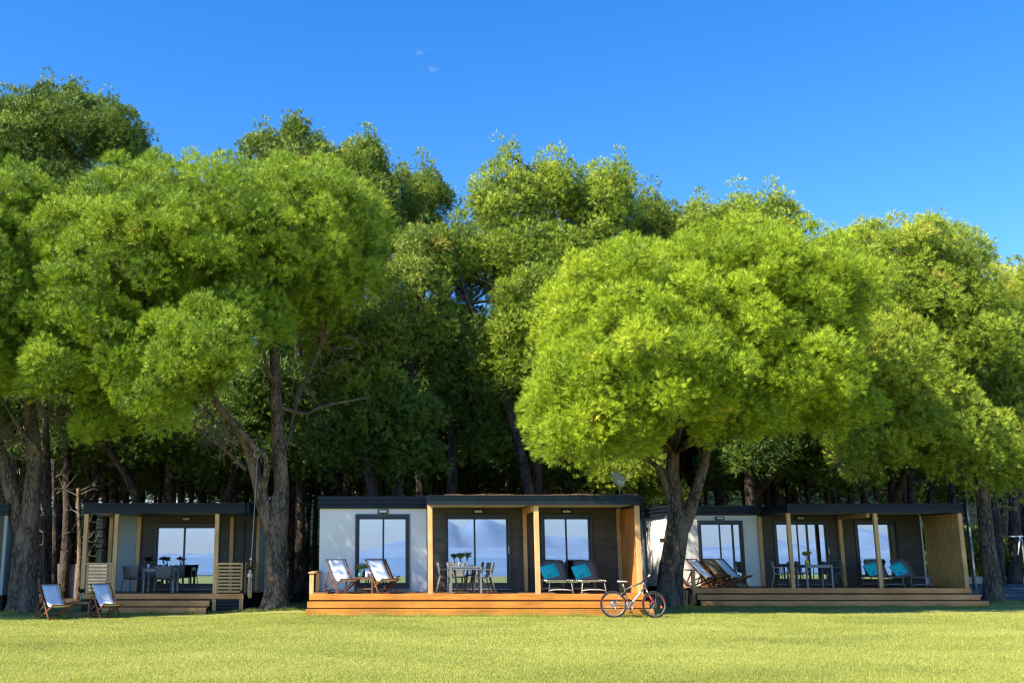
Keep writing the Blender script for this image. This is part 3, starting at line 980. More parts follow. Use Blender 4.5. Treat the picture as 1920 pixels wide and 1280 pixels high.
p0 = X_(1576.5, 1030, Y3b - .15); post(h3, p0, p0 + .13, Y3b - .14, ZD, ZT + .02)
mb = MB(); mb.bbox(p0 + .01, p0 + .12, Y3f + .16, Y3b - .15, ZT - .12, ZT + .03); build(mb, 'beam', 'larch_post', h3)
post(h3, ws - .01, ws + .12, Y3b - .09, ZD, ZT - .02, d=.085)
px = X_(1811, 1050, Y3f)
mb = MB()
n3 = 16
for i in range(n3):
    ya = Y3f + .14 + (Y3b - Y3f - .2) * i / n3
    mb.bbox(px - .060, px - .046, ya, ya + (Y3b - Y3f - .2) / n3 * .60, ZD + .06, ZT - .05, .004)
mb.bbox(px - .085, px - .052, Y3f + .13, Y3b - .07, ZT - .06, ZT, .004)
mb.bbox(px - .085, px - .052, Y3f + .13, Y3b - .07, ZD + .02, ZD + .06, .004)
build(mb, 'privacy_wall', 'larch_slat', h3, 'screen of narrow upright slats closing the right end of the porch')
mb = MB(); mb.box(px + .0, px + .03, Y3f + .14, Y3b, ZD, ZT + .03); build(mb, 'wall_backing', 'larch_panel', h3)
post(h3, px - .09, px + .05, Y3f + .02, ZD, ZT + .02)
downpipe(h3, qx1 + .02, Y3f - .1, ZD - .05, Z_(945, Y3f), .06)
rx = X_(1301, 1085, Y3f)
mb = MB()
mb.bbox(rx - .06, rx + .06, Y3f + .03, Y3f + .13, ZD - .5, ZD + .56)
mb.bbox(rx - .06, rx + .06, Y3b - .16, Y3b - .06, ZD, ZD + .56)
mb.bbox(rx - .08, rx + .08, Y3f, Y3b - .04, ZD + .56, ZD + .60)
build(mb, 'hand_rail', 'larch_post', h3)
# louvred skirt left of the steps
mb = MB()
for i in range(5):
    mb.box(wx0 + .2, rx - .07, Y3f + 1.2, Y3f + 1.24, .03 + i * .1, .09 + i * .1)
build(mb, 'louvre_skirt', 'slate_trim', h3)
mb = MB()
xx, yy = X_(1214, 975, Y3b + 3.4), Y3b + 3.4
mb.bbox(wx0 - .03, wx0 - .002, Y3b + 2.6, Y3b + 2.72, 2.5, 2.68)
build(mb, 'wall_vent', 'black_plastic', h3)
mb = MB(); mb.bbox(wx0 - .16, wx0 - .002, Y3b + .12, Y3b + .26, 2.08, 2.22); build(mb, 'outside_lamp', 'black_plastic', h3)

# --- left cabin -----------------------------------------------------
Y1f, Y1b, G1 = 32.7, 35.2, -0.11
ZD1, ZT1 = ZD + G1, ZT + G1
h1 = thing('cabin', 'left hand shaded cabin with one wide door between two slatted balustrades', 'cabin', (-7.3, Y1b, G1), 'holiday cabins in a row')
vx0, vxw, vx1 = X_(205, 1030, Y1b), X_(261, 1030, Y1b), X_(486, 1030, Y1b)
dz1 = Z_(981, Y1b)
D1 = (X_(289, 1040, Y1b), X_(412, 1040, Y1b), ZD1 + .05, dz1)
mb = MB(); mb.box(vx0, vxw - .06, Y1b, Y1b + .1, ZD1 - .02, ZT1 + .05); build(mb, 'front_wall', 'render_shade_grey', h1)
mb = MB(); wall_with_holes(mb, vxw - .058, vx1, Y1b, Y1b + .1, ZD1 - .02, ZT1 + .05, [D1]); build(mb, 'porch_wall', 'cladding_dark', h1)
house_shell(h1, vx0, vx1, Y1b, ZD1, ZT1 + .12, 5.0)
sliding_door(h1, D1[0], D1[1], Y1b, D1[2], D1[3], [X_(344.5, 1040, Y1b)])
lamp(h1, X_(350, 972, Y1b), Y1b, Z_(972.5, Y1b))
ux0, ux1 = X_(158, 950, Y1f), X_(467.5, 950, Y1f)
zf0, zf1 = Z_(961.5, Y1f), Z_(942.5, Y1f)
fascia(h1, 'porch_roof_edge', (ux0, ux1), Y1f - .05, zf0, zf1, RIB_A)
fascia(h1, 'porch_roof_edge', (Y1f + .04, Y1b + 5), ux0 - .01, zf0, zf1, RIB_A, 1, 'y')
fascia(h1, 'porch_roof_edge', (Y1f + .04, Y1b + 5), ux1 + .01, zf0, zf1, RIB_A, -1, 'y')
mb = MB(); mb.box(ux0 + .08, ux1 - .08, Y1f + .04, Y1b - .01, ZT1 + .05, ZT1 + .2); build(mb, 'porch_ceiling', 'slate_frame', h1)
mb = MB(); mb.box(ux0 + .09, ux1 - .09, Y1b + .02, Y1b + 5.1, ZT1 + .13, ZT1 + .24); build(mb, 'roof', 'roof_sheet', h1)
dx0, dx1 = X_(149, 1112, Y1f), X_(457, 1112, Y1f)
deck(h1, dx0, dx1, Y1f, Y1b, ZD1, G1, 2, 'larch_step_shade_lift', (X_(196, 1125, Y1f - .3), X_(395, 1125, Y1f - .3)), off=(.0, -.04))
for a in (158.3, 403.5): 
    p0 = X_(a, 961, Y1f); post(h1, p0, p0 + .125, Y1f + .02, ZD1, ZT1 + .02)
p0 = X_(215.2, 961, Y1f); post(h1, p0, p0 + .125, Y1f + .02, ZD1, ZT1 + .02)
for a in (204, 256.5, 431):
    p0 = X_(a, 1000, Y1b - .1); post(h1, p0, p0 + .125, Y1b - .1, ZD1, ZT1 + .02, d=.095)
p0 = X_(481, 1000, Y1b - .1); post(h1, p0, p0 + .11, Y1b - .1, ZD1, ZT1 + .02, d=.095)
for (a, b) in ((153.5, 209), (399, 452)):
    mb = MB()
    x0, x1 = X_(a, 1082, Y1f) + .1, X_(b, 1082, Y1f) - (.02 if a < 200 else -.04)
    slatted(mb, x0, x1, Y1f + .08, ZD1 + .01, ZD1 + .88, 8)
    build(mb, 'balustrade', 'larch_post', h1, 'slatted balustrade beside the %s post' % ('left' if a < 200 else 'right'))
mb = MB(); slatted(mb, Y1f + .2, Y1b - .2, X_(456, 1082, Y1f) + .03, ZD1 + .01, ZD1 + .88, 8, axis='y'); build(mb, 'balustrade', 'larch_post', h1, 'slatted balustrade along the right side')
downpipe(h1, X_(461, 962, Y1f), Y1f - .08, ZD1 + .03, zf1, -.1)
mb = MB()
lx0, lx1 = X_(399, 1125, Y1f), X_(456, 1125, Y1f)
mb.bbox(lx0 - .02, lx0 + .1, Y1f - .03, Y1f - .002, G1 - .02, ZD1 - .16)
mb.bbox(lx1 - .12, lx1, Y1f - .03, Y1f - .002, G1 - .02, ZD1 - .16)
build(mb, 'deck_leg', 'larch_post', h1)
mb = MB()
for i in range(4): mb.box(lx0 + .101, lx1 - .121, Y1f - .02, Y1f + .02, G1 + .03 + i * .1, G1 + .095 + i * .1)
build(mb, 'louvre_skirt', 'slate_trim', h1)

# --- far-left cabin, only its right end in view -----------------------
h0 = thing('cabin', 'cabin cut off by the left picture edge behind the forked trunk', 'cabin', (-13.6, 33, G1), 'holiday cabins in a row')
Y0 = 33.0
ex = X_(10, 1030, Y0)
mb = MB(); mb.box(ex - .1, ex, Y0, Y0 + 2.2, ZD1 - .05, ZT1 - .02); build(mb, 'side_wall', 'render_shade_grey', h0)
mb = MB(); mb.box(ex - 5, ex - .102, Y0 + .01, Y0 + .1, ZD1 - .05, ZT1 - .02); build(mb, 'front_wall', 'cladding_dark', h0)
mb = MB(); mb.box(ex - 5, ex - .01, Y0 + .12, Y0 + 2.15, G1 + .1, ZD1 - .06); build(mb, 'underfloor_skirt', 'underdeck', h0)
fascia(h0, 'roof_edge', (ex - 5, ex + .04), Y0 - .06, ZT1 - .02, zf1, RIB_B)
fascia(h0, 'roof_edge', (Y0 - .03, Y0 + 2.25), ex + .05, ZT1 - .02, zf1, RIB_B, -1, 'y')
mb = MB(); mb.box(ex - 5, ex - .03, Y0 + .03, Y0 + 2.2, ZT1 + .05, ZT1 + .2); build(mb, 'roof', 'roof_sheet', h0)

# --- curtains and sofa behind the panes -------------------------------
def curtain(x0, x1, Y, z0, z1, m, label, gather=None, n=40):
    """hanging cloth with folds; gather = x towards which it is swept halfway down"""
    rows = []
    for j in range(13):
        t = j / 12
        z = z1 + (z0 - z1) * t
        row = []
        for i in range(n + 1):
            u = i / n
            x = x0 + (x1 - x0) * u
            if gather is not None:
                k = min(1, t * 1.35) ** .9
                x = x * (1 - k * .86) + gather * k * .86
            row.append((x, Y + .035 * math.sin(u * 34 + t * 1.5) + .01 * math.sin(u * 11), z))
        rows.append(row)
    mb = MB(); mb.sheet(rows, .004)
    return tag(build(mb, 'curtain', m), label, 'curtain', 'curtains behind the glass doors')
zc0, zc1 = ZD + .15, 2.72
curtain(D2[0][0] + .1, D2[0][0] + .95, Yb + .13, zc0, zc1, 'curtain_white', 'white curtain swept aside behind the left door of the middle cabin', D2[0][0] + .12)
curtain(D2[1][0] + .1, D2[1][0] + .95, Yb + .13, zc0, zc1, 'curtain_white', 'white curtain swept left behind the wide door of the middle cabin', D2[1][0] + .12)
curtain(D2[2][1] - .8, D2[2][1] - .1, Yb + .13, zc0, zc1, 'curtain_white', 'white curtain swept right behind the right door of the middle cabin', D2[2][1] - .12)
curtain(D3[0][0] + .1, D3[0][0] + .9, Y3b + .13, zc0, zc1, 'curtain_white', 'white curtain swept left behind the door in the white bay of the right cabin', D3[0][0] + .12)
curtain(D3[1][0] + .1, D3[1][0] + .7, Y3b + .13, zc0, zc1, 'curtain_white', 'white curtain behind the dining table of the right cabin', D3[1][0] + .12)
curtain(D3[2][1] - .62, D3[2][1] - .1, Y3b + .14, zc0, zc1, 'curtain_olive', 'olive curtain hanging straight behind the right door of the right cabin')

mb = MB()
bx0, bx1 = X_(729, 1030, Yb + .1), X_(761, 1030, Yb + .1)
mb.bbox(bx0, bx1, Yb + .10, Yb + .112, ZD + .2, Z_(984, Yb + .1), .003)  # white panel added close behind the glass so this pane reads brighter
mb.bbox(bx0 - .02, bx1 + .02, Yb + .095, Yb + .135, Z_(984, Yb + .1), Z_(984, Yb + .1) + .05)
tag(build(mb, 'bright_pane_panel', 'curtain_white'), 'pale blind added to brighten the right pane of the white bay door, middle cabin', 'panel')

# ------------------------------------------------------------------ furniture
# deck chair: sling canvas between a top bar and a seat bar, three folding frames
def make_deckchair(canvas):
    t = thing('deck_chair', '', 'deck chair')
    w1, w2, w3 = .29, .255, .225
    top, ff = (.50, .93), (-.42, .015)     # y (back +), z
    sb, rf = (-.60, .40), (.42, .015)
    def fr(name, w_, a, b, bars):
        mb = MB()
        for s in (-1, 1): mb.bar((s * w_, a[0], a[1]), (s * w_, b[0], b[1]), .022, .048, (0, 1, .3))
        for f in bars:
            y, z = a[0] + (b[0] - a[0]) * f, a[1] + (b[1] - a[1]) * f
            mb.bar((-w_ - .03 * (f == 0), y, z), (w_ + .03 * (f == 0), y, z), .03, .03)
        return build(mb, name, 'teak', t)
    fr('back_frame', w1, top, ff, (0, .985))
    fr('seat_frame', w2, sb, rf, (0, .97))
    pv = (.26, .60)
    fr('prop_frame', w3 + .09, pv, (.56, .06), (.97,))
    # notched arm on both sides
    mb = MB()
    for s in (-1, 1): mb.bar((s * .32, -.10, .37), (s * .32, .54, .10), .018, .035, (0, 0, 1))
    build(mb, 'notch_rail', 'teak', t)
    rows = []
    n = 14
    a, b = Vector((0, top[0], top[1])), Vector((0, sb[0], sb[1] + .0))
    for i in range(n + 1):
        u = i / n
        p = a.lerp(b, u)
        sag = .235 * math.sin(math.pi * u ** 1.25)
        p = p + Vector((0, .10, -1)).normalized() * sag
        rows.append([(x, p.y, p.z - .012 * math.cos(x * 6) ) for x in (-.23, -.12, 0, .12, .23)])
    mb = MB(); mb.sheet(rows, .006)
    build(mb, 'sling', canvas, t)
    return t
dc = make_deckchair('canvas_white')
def deckchair(px, py, Y, z, rz, label, proto=dc):
    p = at(px, py, Y)
    return place(proto, USED, (p.x, Y, z), R(rz), label, 'folding deck chairs')
deckchair(101, 1150, 29.5, -.11, 38, 'white canvas deck chair on the grass nearest the left picture edge')
deckchair(197, 1145, 30.2, -.11, 36, 'white canvas deck chair on the grass in front of the left cabin steps')
deckchair(641, 1108, Yf + .75, ZD, 25, 'white deck chair left of the side table on the middle cabin deck')
deckchair(716, 1108, Yf + .75, ZD, 25, 'white deck chair right of the side table on the middle cabin deck')
deckchair(1323, 1100, Y3f + .75, ZD, 40, 'pale deck chair nearest the leaning trunk on the right cabin deck')
deckchair(1374, 1100, Y3f + .75, ZD, 40, 'sunlit deck chair beside the white wall on the right cabin deck')
dg = make_deckchair('canvas_green')
dg.name = 'deck_chair'
deckchair(1351, 1096, Y3f + 1.75, ZD, 40, 'green canvas deck chair standing behind the two white ones', dg)

# slatted side table
def make_side_table():
    t = thing('side_table', '', 'side table')
    mb = MB()
    for i in range(6): mb.bbox(-.28 + i * .094, -.28 + i * .094 + .084, -.23, .23, .42, .44, .003)
    mb.bbox(-.27, .27, -.22, -.195, .37, .418); mb.bbox(-.27, .27, .195, .22, .37, .418)
    build(mb, 'table_top', 'table_wood', t)
    for x in (-.25, .25):
        for y in (-.2, .2):
            mb = MB(); mb.bbox(x - .02, x + .02, y - .02, y + .02, 0, .418); build(mb, 'leg', 'table_wood', t)
    mb = MB()
    for y in (-.2, .2): mb.bbox(-.229, .229, y - .008, y + .008, .10, .14)
    build(mb, 'stretcher', 'table_wood', t)
    return t
st = make_side_table()
pt1 = at(151, 1147, 30.4); pt1.z = -.11
place(st, USED, pt1, R(8), 'brown slatted side table on the grass between two deck chairs', 'small wooden side tables')
pt2 = at(681, 1108, Yf + .8); pt2.z = ZD
place(st, USED, pt2, R(2), 'brown slatted side table between the deck chairs of the middle cabin', 'small wooden side tables')
pt3 = at(1365, 1098, Y3f + 1.2); pt3.z = ZD
place(st, USED, pt3, R(-5), 'brown side table between the deck chairs of the right cabin', 'small wooden side tables')

def leaves(mb, c, r, n, seed, size=.05, up=.5, flat=1.0):
    rn = random.Random(seed)
    for _ in range(n):
        d = Vector((rn.gauss(0, 1), rn.gauss(0, 1), abs(rn.gauss(0, 1)) * flat + .1)).normalized()
        p = Vector(c) + d * r * rn.uniform(.5, 1)
        dd = (d + Vector((rn.gauss(0, .4), rn.gauss(0, .4), up))).normalized()
        u, v = frame_of(dd)
        s = size * rn.uniform(.7, 1.3)
        mb.add([p, p + dd * s * .5 + u * s * .35 + v * s * .08, p + dd * s, p + dd * s * .5 - u * s * .35 + v * s * .08], [(0, 1, 2, 3)])

def bouquet(name, label, cat, loc, vase, plant, h, r, seed, rv=.045, hv=.16, group=None, flower=None):
    t = thing(name, label, cat, loc, group)
    mb = MB(); mb.lathe([(rv * .8, 0), (rv, hv * .3), (rv * .95, hv * .8), (rv * .8, hv)], 14)
    a = build(mb, 'vase', vase); a.parent = t
    rn = random.Random(seed)
    mb = MB()
    tips = []
    for i in range(9):
        a_ = rn.uniform(0, 6.28)
        rr = r * rn.uniform(.2, 1)
        tip = (math.cos(a_) * rr, math.sin(a_) * rr, h * rn.uniform(.75, 1))
        tips.append(tip)
        mb.tube([(0, 0, hv * .5), (tip[0] * .35, tip[1] * .35, (hv + tip[2]) / 2), tip], .004, 4)
    for i, tp in enumerate(tips):
        leaves(mb, (tp[0], tp[1], tp[2] - .05), r * .5, 16, seed + i, .065)
    b = build(mb, 'stems', plant); b.parent = t
    if flower:
        mb = MB()
        for i, tp in enumerate(tips): leaves(mb, (tp[0], tp[1], tp[2] - .01), .05, 12, seed + 50 + i, .055)
        c = build(mb, 'flowers', flower); c.parent = t
    return t
G2 = .445
bouquet('bottle_vase', 'greenish glass vase with a sprig on the side table on the grass', 'vase', (pt1.x - .02, pt1.y, pt1.z + G2), 'green_glass', 'dark_plant', .34, .07, 4, .035, .18)
bouquet('potted_plant', 'leafy green plant in a pot on the side table of the middle cabin', 'plant', (pt2.x - .09, pt2.y, pt2.z + G2), 'green_glass', 'pot_plant', .33, .15, 7, .06, .12)
mb = MB(); mb.lathe([(.035, 0), (.042, .02), (.042, .15), (.038, .155), (.034, .15), (.03, .02)], 14)
o = build(mb, 'drinking_glass', 'pale_glass'); o.location = (pt2.x + .1, pt2.y - .05, pt2.z + G2)
tag(o, 'pale glass beside the potted plant on the side table', 'glass')
o2 = o.copy(); COL.objects.link(o2); o2.location = (pt2.x + .19, pt2.y + .03, pt2.z + G2); o2['label'] = 'pale glass furthest right on the side table of the middle cabin'
bouquet('flower_pot', 'small dark plant in a low pot on the side table of the right cabin', 'plant', (pt3.x - .05, pt3.y, pt3.z + G2), 'resin_taupe', 'dark_plant', .16, .08, 9, .05, .07)

# dining table and shell chairs
def make_table():
    t = thing('dining_table', '', 'table')
    mb = MB(); mb.bbox(-.45, .45, -.45, .45, .715, .75, .004)
    build(mb, 'table_top', 'grey_metal', t)
    mb = MB()
    for s in (-1, 1):
        mb.box(-.38, .38, s * .42 - .012, s * .42 + .012, .66, .714)
        mb.box(s * .42 - .012, s * .42 + .012, -.38, .38, .66, .714)
    build(mb, 'apron', 'grey_metal', t)
    for x in (-.42, .42):
        for y in (-.42, .42):
            mb = MB(); mb.bbox(x - .028, x + .028, y - .028, y + .028, 0, .714, .003); build(mb, 'leg', 'grey_metal', t)
    return t
def make_chair(m):
    """moulded armchair: slightly flared back shell, arms and splayed legs; faces -y"""
    t = thing('garden_chair', '', 'chair')
    n = 8
    rows = []
    prof = [(-.24, .455), (-.1, .435), (.08, .43), (.18, .45), (.235, .52), (.26, .62), (.285, .74), (.31, .84)]
    for j, (y, z) in enumerate(prof):
        wv = .23 + (.02 if j < 4 else .015 * (j - 3) - .01)
        rows.append([(-wv + 2 * wv * i / n, y - (.05 * (2 * i / n - 1) ** 2 if j > 4 else 0), z + (.012 * (2 * i / n - 1) ** 2)) for i in range(n + 1)])
    mb = MB(); mb.sheet(rows, .018)
    build(mb, 'shell', m, t)
    for s in (-1, 1):
        mb = MB()
        mb.bar((s * .265, .26, .66), (s * .275, -.22, .655), .05, .02)
        build(mb, 'arm_rest', m, t)
    for s in (-1, 1):
        mb = MB(); mb.tube([(s * .275, -.20, .65), (s * .26, -.22, .44), (s * .275, -.29, 0)], [.014, .018, .013], 8); build(mb, 'leg', m, t)
        mb = MB(); mb.tube([(s * .245, .22, .47), (s * .265, .33, 0)], [.018, .013], 8); build(mb, 'leg', m, t)
    return t
tb = make_table()
chg = make_chair('resin_grey')
chw = make_chair('resin_sunlit')
chw.name = 'garden_chair'
p = at(872.5, 1108, Yf + .75)
place(tb, USED, (p.x, Yf + .75, ZD), 0, 'square grey dining table with two leafy jars on the middle cabin deck', 'dining tables')
T2 = Vector((p.x, Yf + .75, ZD))
GC = 'moulded garden chairs'
place(chg, USED, (T2.x - .50, Yf + .68, ZD), R(90), 'grey garden chair left of the dining table on the middle cabin deck', GC)
place(chg, USED, (T2.x + .50, Yf + .55, ZD), R(-90), 'grey garden chair right of the middle dining table, nearest the deck edge', GC)
place(chg, USED, (T2.x + .46, Yf + 1.25, ZD), R(-84), 'grey garden chair right of the middle dining table, nearest the glass door', GC)
place(chg, USED, (T2.x - .2, Yf + 1.55, ZD), R(0), 'grey garden chair behind the dining table of the middle cabin', GC)
p = at(1529, 1100, Y3f + .8)
T3 = Vector((p.x, Y3f + .8, ZD))
place(tb, USED, T3, 0, 'square grey dining table with yellow flowers on the right cabin deck', 'dining tables')
place(chw, USED, (X_(1467, 1100, Y3f + .75), Y3f + .75, ZD), R(70), 'sunlit tan garden chair beside the front post of the right cabin', GC)
place(chg, USED, (X_(1498, 1100, Y3f + 1.3), Y3f + 1.3, ZD), R(85), 'grey garden chair between the front post and the flower table', GC)
place(chg, USED, (X_(1560, 1100, Y3f + .75), Y3f + .75, ZD), R(-90), 'grey garden chair right of the flower table, nearest the deck edge', GC)
place(chg, USED, (X_(1548, 1100, Y3f + 1.5), Y3f + 1.5, ZD), R(-60), 'grey garden chair behind the flower table, close to the glass door', GC)
p = at(300, 1108, Y1f + 1.1)
T1 = Vector((p.x, Y1f + 1.15, ZD1))
t1 = place(tb, USED, T1, 0, 'grey dining table with two small bouquets on the left cabin deck', 'dining tables')
t1.scale = (1.12, .8, 1)
place(chg, USED, (X_(250, 1108, Y1f + .75), Y1f + .75, ZD1), R(165), 'grey garden chair left of the left cabin table, its back to the lawn', GC)
place(chg, USED, (X_(307, 1108, Y1f + .65), Y1f + .65, ZD1), R(185), 'grey garden chair in front of the table on the left cabin deck', GC)
place(chg, USED, (X_(275, 1108, Y1f + 1.85), Y1f + 1.85, ZD1), R(5), 'grey garden chair behind the left cabin table, against the dark wall', GC)
place(chg, USED, (X_(322, 1108, Y1f + 1.75), Y1f + 1.75, ZD1), R(-20), 'grey garden chair behind the table of the left cabin, against the glass', GC)
bouquet('jar_of_leaves', 'left of two glass jars with green leaves on the middle dining table', 'vase', (T2.x - .14, T2.y, ZD + .752), 'pale_glass', 'pot_plant', .33, .11, 21, .045, .13, 'leafy jars on the middle dining table')
bouquet('jar_of_leaves', 'right of two glass jars with green leaves on the middle dining table', 'vase', (T2.x + .06, T2.y - .02, ZD + .752), 'pale_glass', 'pot_plant', .37, .10, 22, .045, .14, 'leafy jars on the middle dining table')
bouquet('flower_vase', 'yellow flowers with dry stems in a vase on the right dining table', 'flowers', (T3.x - .22, T3.y, ZD + .752), 'yellow_petal', 'stem_tan', .40, .11, 23, .07, .14, flower='yellow_petal')
bouquet('flower_vase', 'dark sprigs in a white vase at the left end of the left cabin table', 'flowers', (T1.x - .42, T1.y, ZD1 + .752), 'pale_glass', 'dark_plant', .34, .11, 24, .035, .15)
bouquet('flower_vase', 'dark sprigs in a white vase seen against the glass of the left cabin', 'flowers', (T1.x + .06, T1.y, ZD1 + .752), 'pale_glass', 'dark_plant', .34, .11, 25, .035, .15)

# sun lounger, foot end towards -y
def make_lounger(frame):
    t = thing('sun_lounger', '', 'sun lounger')
    # side rails
    for s in (-1, 1):
        mb = MB(); mb.bbox(s * .33 - .02, s * .33 + .02, -.92, .95, .33, .37); build(mb, 'side_rail', frame, t)
    for y, k in ((-.86, -1), (.62, 1)):
        mb = MB()
        mb.tube([(-.345, y + .05 * k, 0), (-.30, y, .34), (.30, y, .34), (.345, y + .05 * k, 0)], .018, 8)
        mb.tube([(-.335, y + .045 * k, .09), (-.15, y + .04 * k, .115), (.15, y + .04 * k, .115), (.335, y + .045 * k, .09)], .014, 8)
        build(mb, 'leg_frame', frame, t)
    mb = MB()
    mb.sheet([[(x, y, .365 - .012 * math.cos(x * 4)) for x in (-.31, -.15, 0, .15, .31)] for y in (-.92, -.6, -.3, 0, .18)], .01)
    build(mb, 'seat_mesh', 'mesh_fabric', t)
    mb = MB()
    a0 = Vector((0, .16, .37)); d = Vector((0, .55, .75)).normalized()
    rows = []
    for j in range(8):
        u = j / 7
        wv = .32 * (1 - .12 * max(0, u - .85) / .15)
        q = a0 + d * .66 * u
        rows.append([(wv * k, q.y + .02 * k * k, q.z) for k in (-1, -.5, 0, .5, 1)])
    mb.sheet(rows, .02)
    build(mb, 'backrest', 'mesh_fabric', t)
    mb = MB(); mb.tube([(-.325, .16, .37), (-.32, .16 + d.y * .6, .37 + d.z * .6), (-.24, .16 + d.y * .68, .37 + d.z * .68), (.24, .16 + d.y * .68, .37 + d.z * .68), (.32, .16 + d.y * .6, .37 + d.z * .6), (.325, .16, .37)], .013, 6)
    build(mb, 'back_frame', 'resin_grey', t)
    return t
ln = make_lounger('resin_cream')
ln2 = make_lounger('grey_metal'); ln2.name = 'sun_lounger'
def towel():
    mb = MB()
    mb.bbox(-.25, .25, -.035, .035, 0, .44, .03)
    mb.sm = [True] * len(mb.sm)
    o = build(mb, 'beach_towel', 'teal_towel')
    m2 = MB()
    m2.box(-.11, -.085, -.039, -.034, .08, .13); m2.box(-.11, -.05, -.039, -.034, .07, .085); m2.box(-.03, -.01, -.039, -.034, .07, .12)
    e = build(m2, 'emblem', 'teal_dark'); e.parent = o
    tag(o, '', 'towel')
    return o
tw = towel()
LG = 'sun loungers on the decks'
def lounge(px, yf, Y, z, lab, tl, proto, tilt):
    x = X_(px, 1090, yf)
    place(proto, USED, (x, Y, z), 0, lab, LG)
    o = place(tw, USED, (0, 0, 0), 0, tl, 'folded turquoise towels')
    o.location = (x - .06, Y + .215, z + .40)
    o.rotation_euler = (R(-28), R(tilt), R(12))
lounge(1052, Yf + .15, Yf + 1.12, ZD, 'left of the two cream framed sun loungers on the middle cabin deck', 'turquoise towel on the left lounger of the middle cabin', ln, -14)
lounge(1114, Yf + .15, Yf + 1.12, ZD, 'right of the two cream framed sun loungers on the middle cabin deck', 'turquoise towel on the right lounger of the middle cabin', ln, -13)
lounge(1680, Y3f + .15, Y3f + 1.2, ZD, 'grey sun lounger half behind the front post of the right cabin', 'turquoise towel half behind the front post of the right cabin', ln2, -16)
lounge(1732, Y3f + .15, Y3f + 1.2, ZD, 'grey sun lounger beside the slatted end screen of the right cabin', 'turquoise towel beside the slatted end screen of the right cabin', ln2, -20)

# sofa inside the left door of the middle cabin
mb = MB()
sx = X_(738, 1060, Yb + .9)
t = thing('armchair', 'pale armchair seen through the left glass door of the middle cabin', 'armchair', (sx, Yb + 1.1, ZD + .05))
mb.bbox(sx - .35, sx + .35, Yb + .8, Yb + 1.5, ZD + .05, ZD + .5, .05); build(mb, 'seat', 'sofa_cloth', t)
mb = MB(); mb.bbox(sx - .35, sx + .35, Yb + 1.35, Yb + 1.55, ZD + .4, ZD + 1.05, .06); build(mb, 'backrest', 'sofa_cloth', t)
for s in (-1, 1):
    mb = MB(); mb.bbox(sx + s * .42 - .08, sx + s * .42 + .08, Yb + .8, Yb + 1.5, ZD + .05, ZD + .72, .05); build(mb, 'arm_rest', 'sofa_cloth', t)

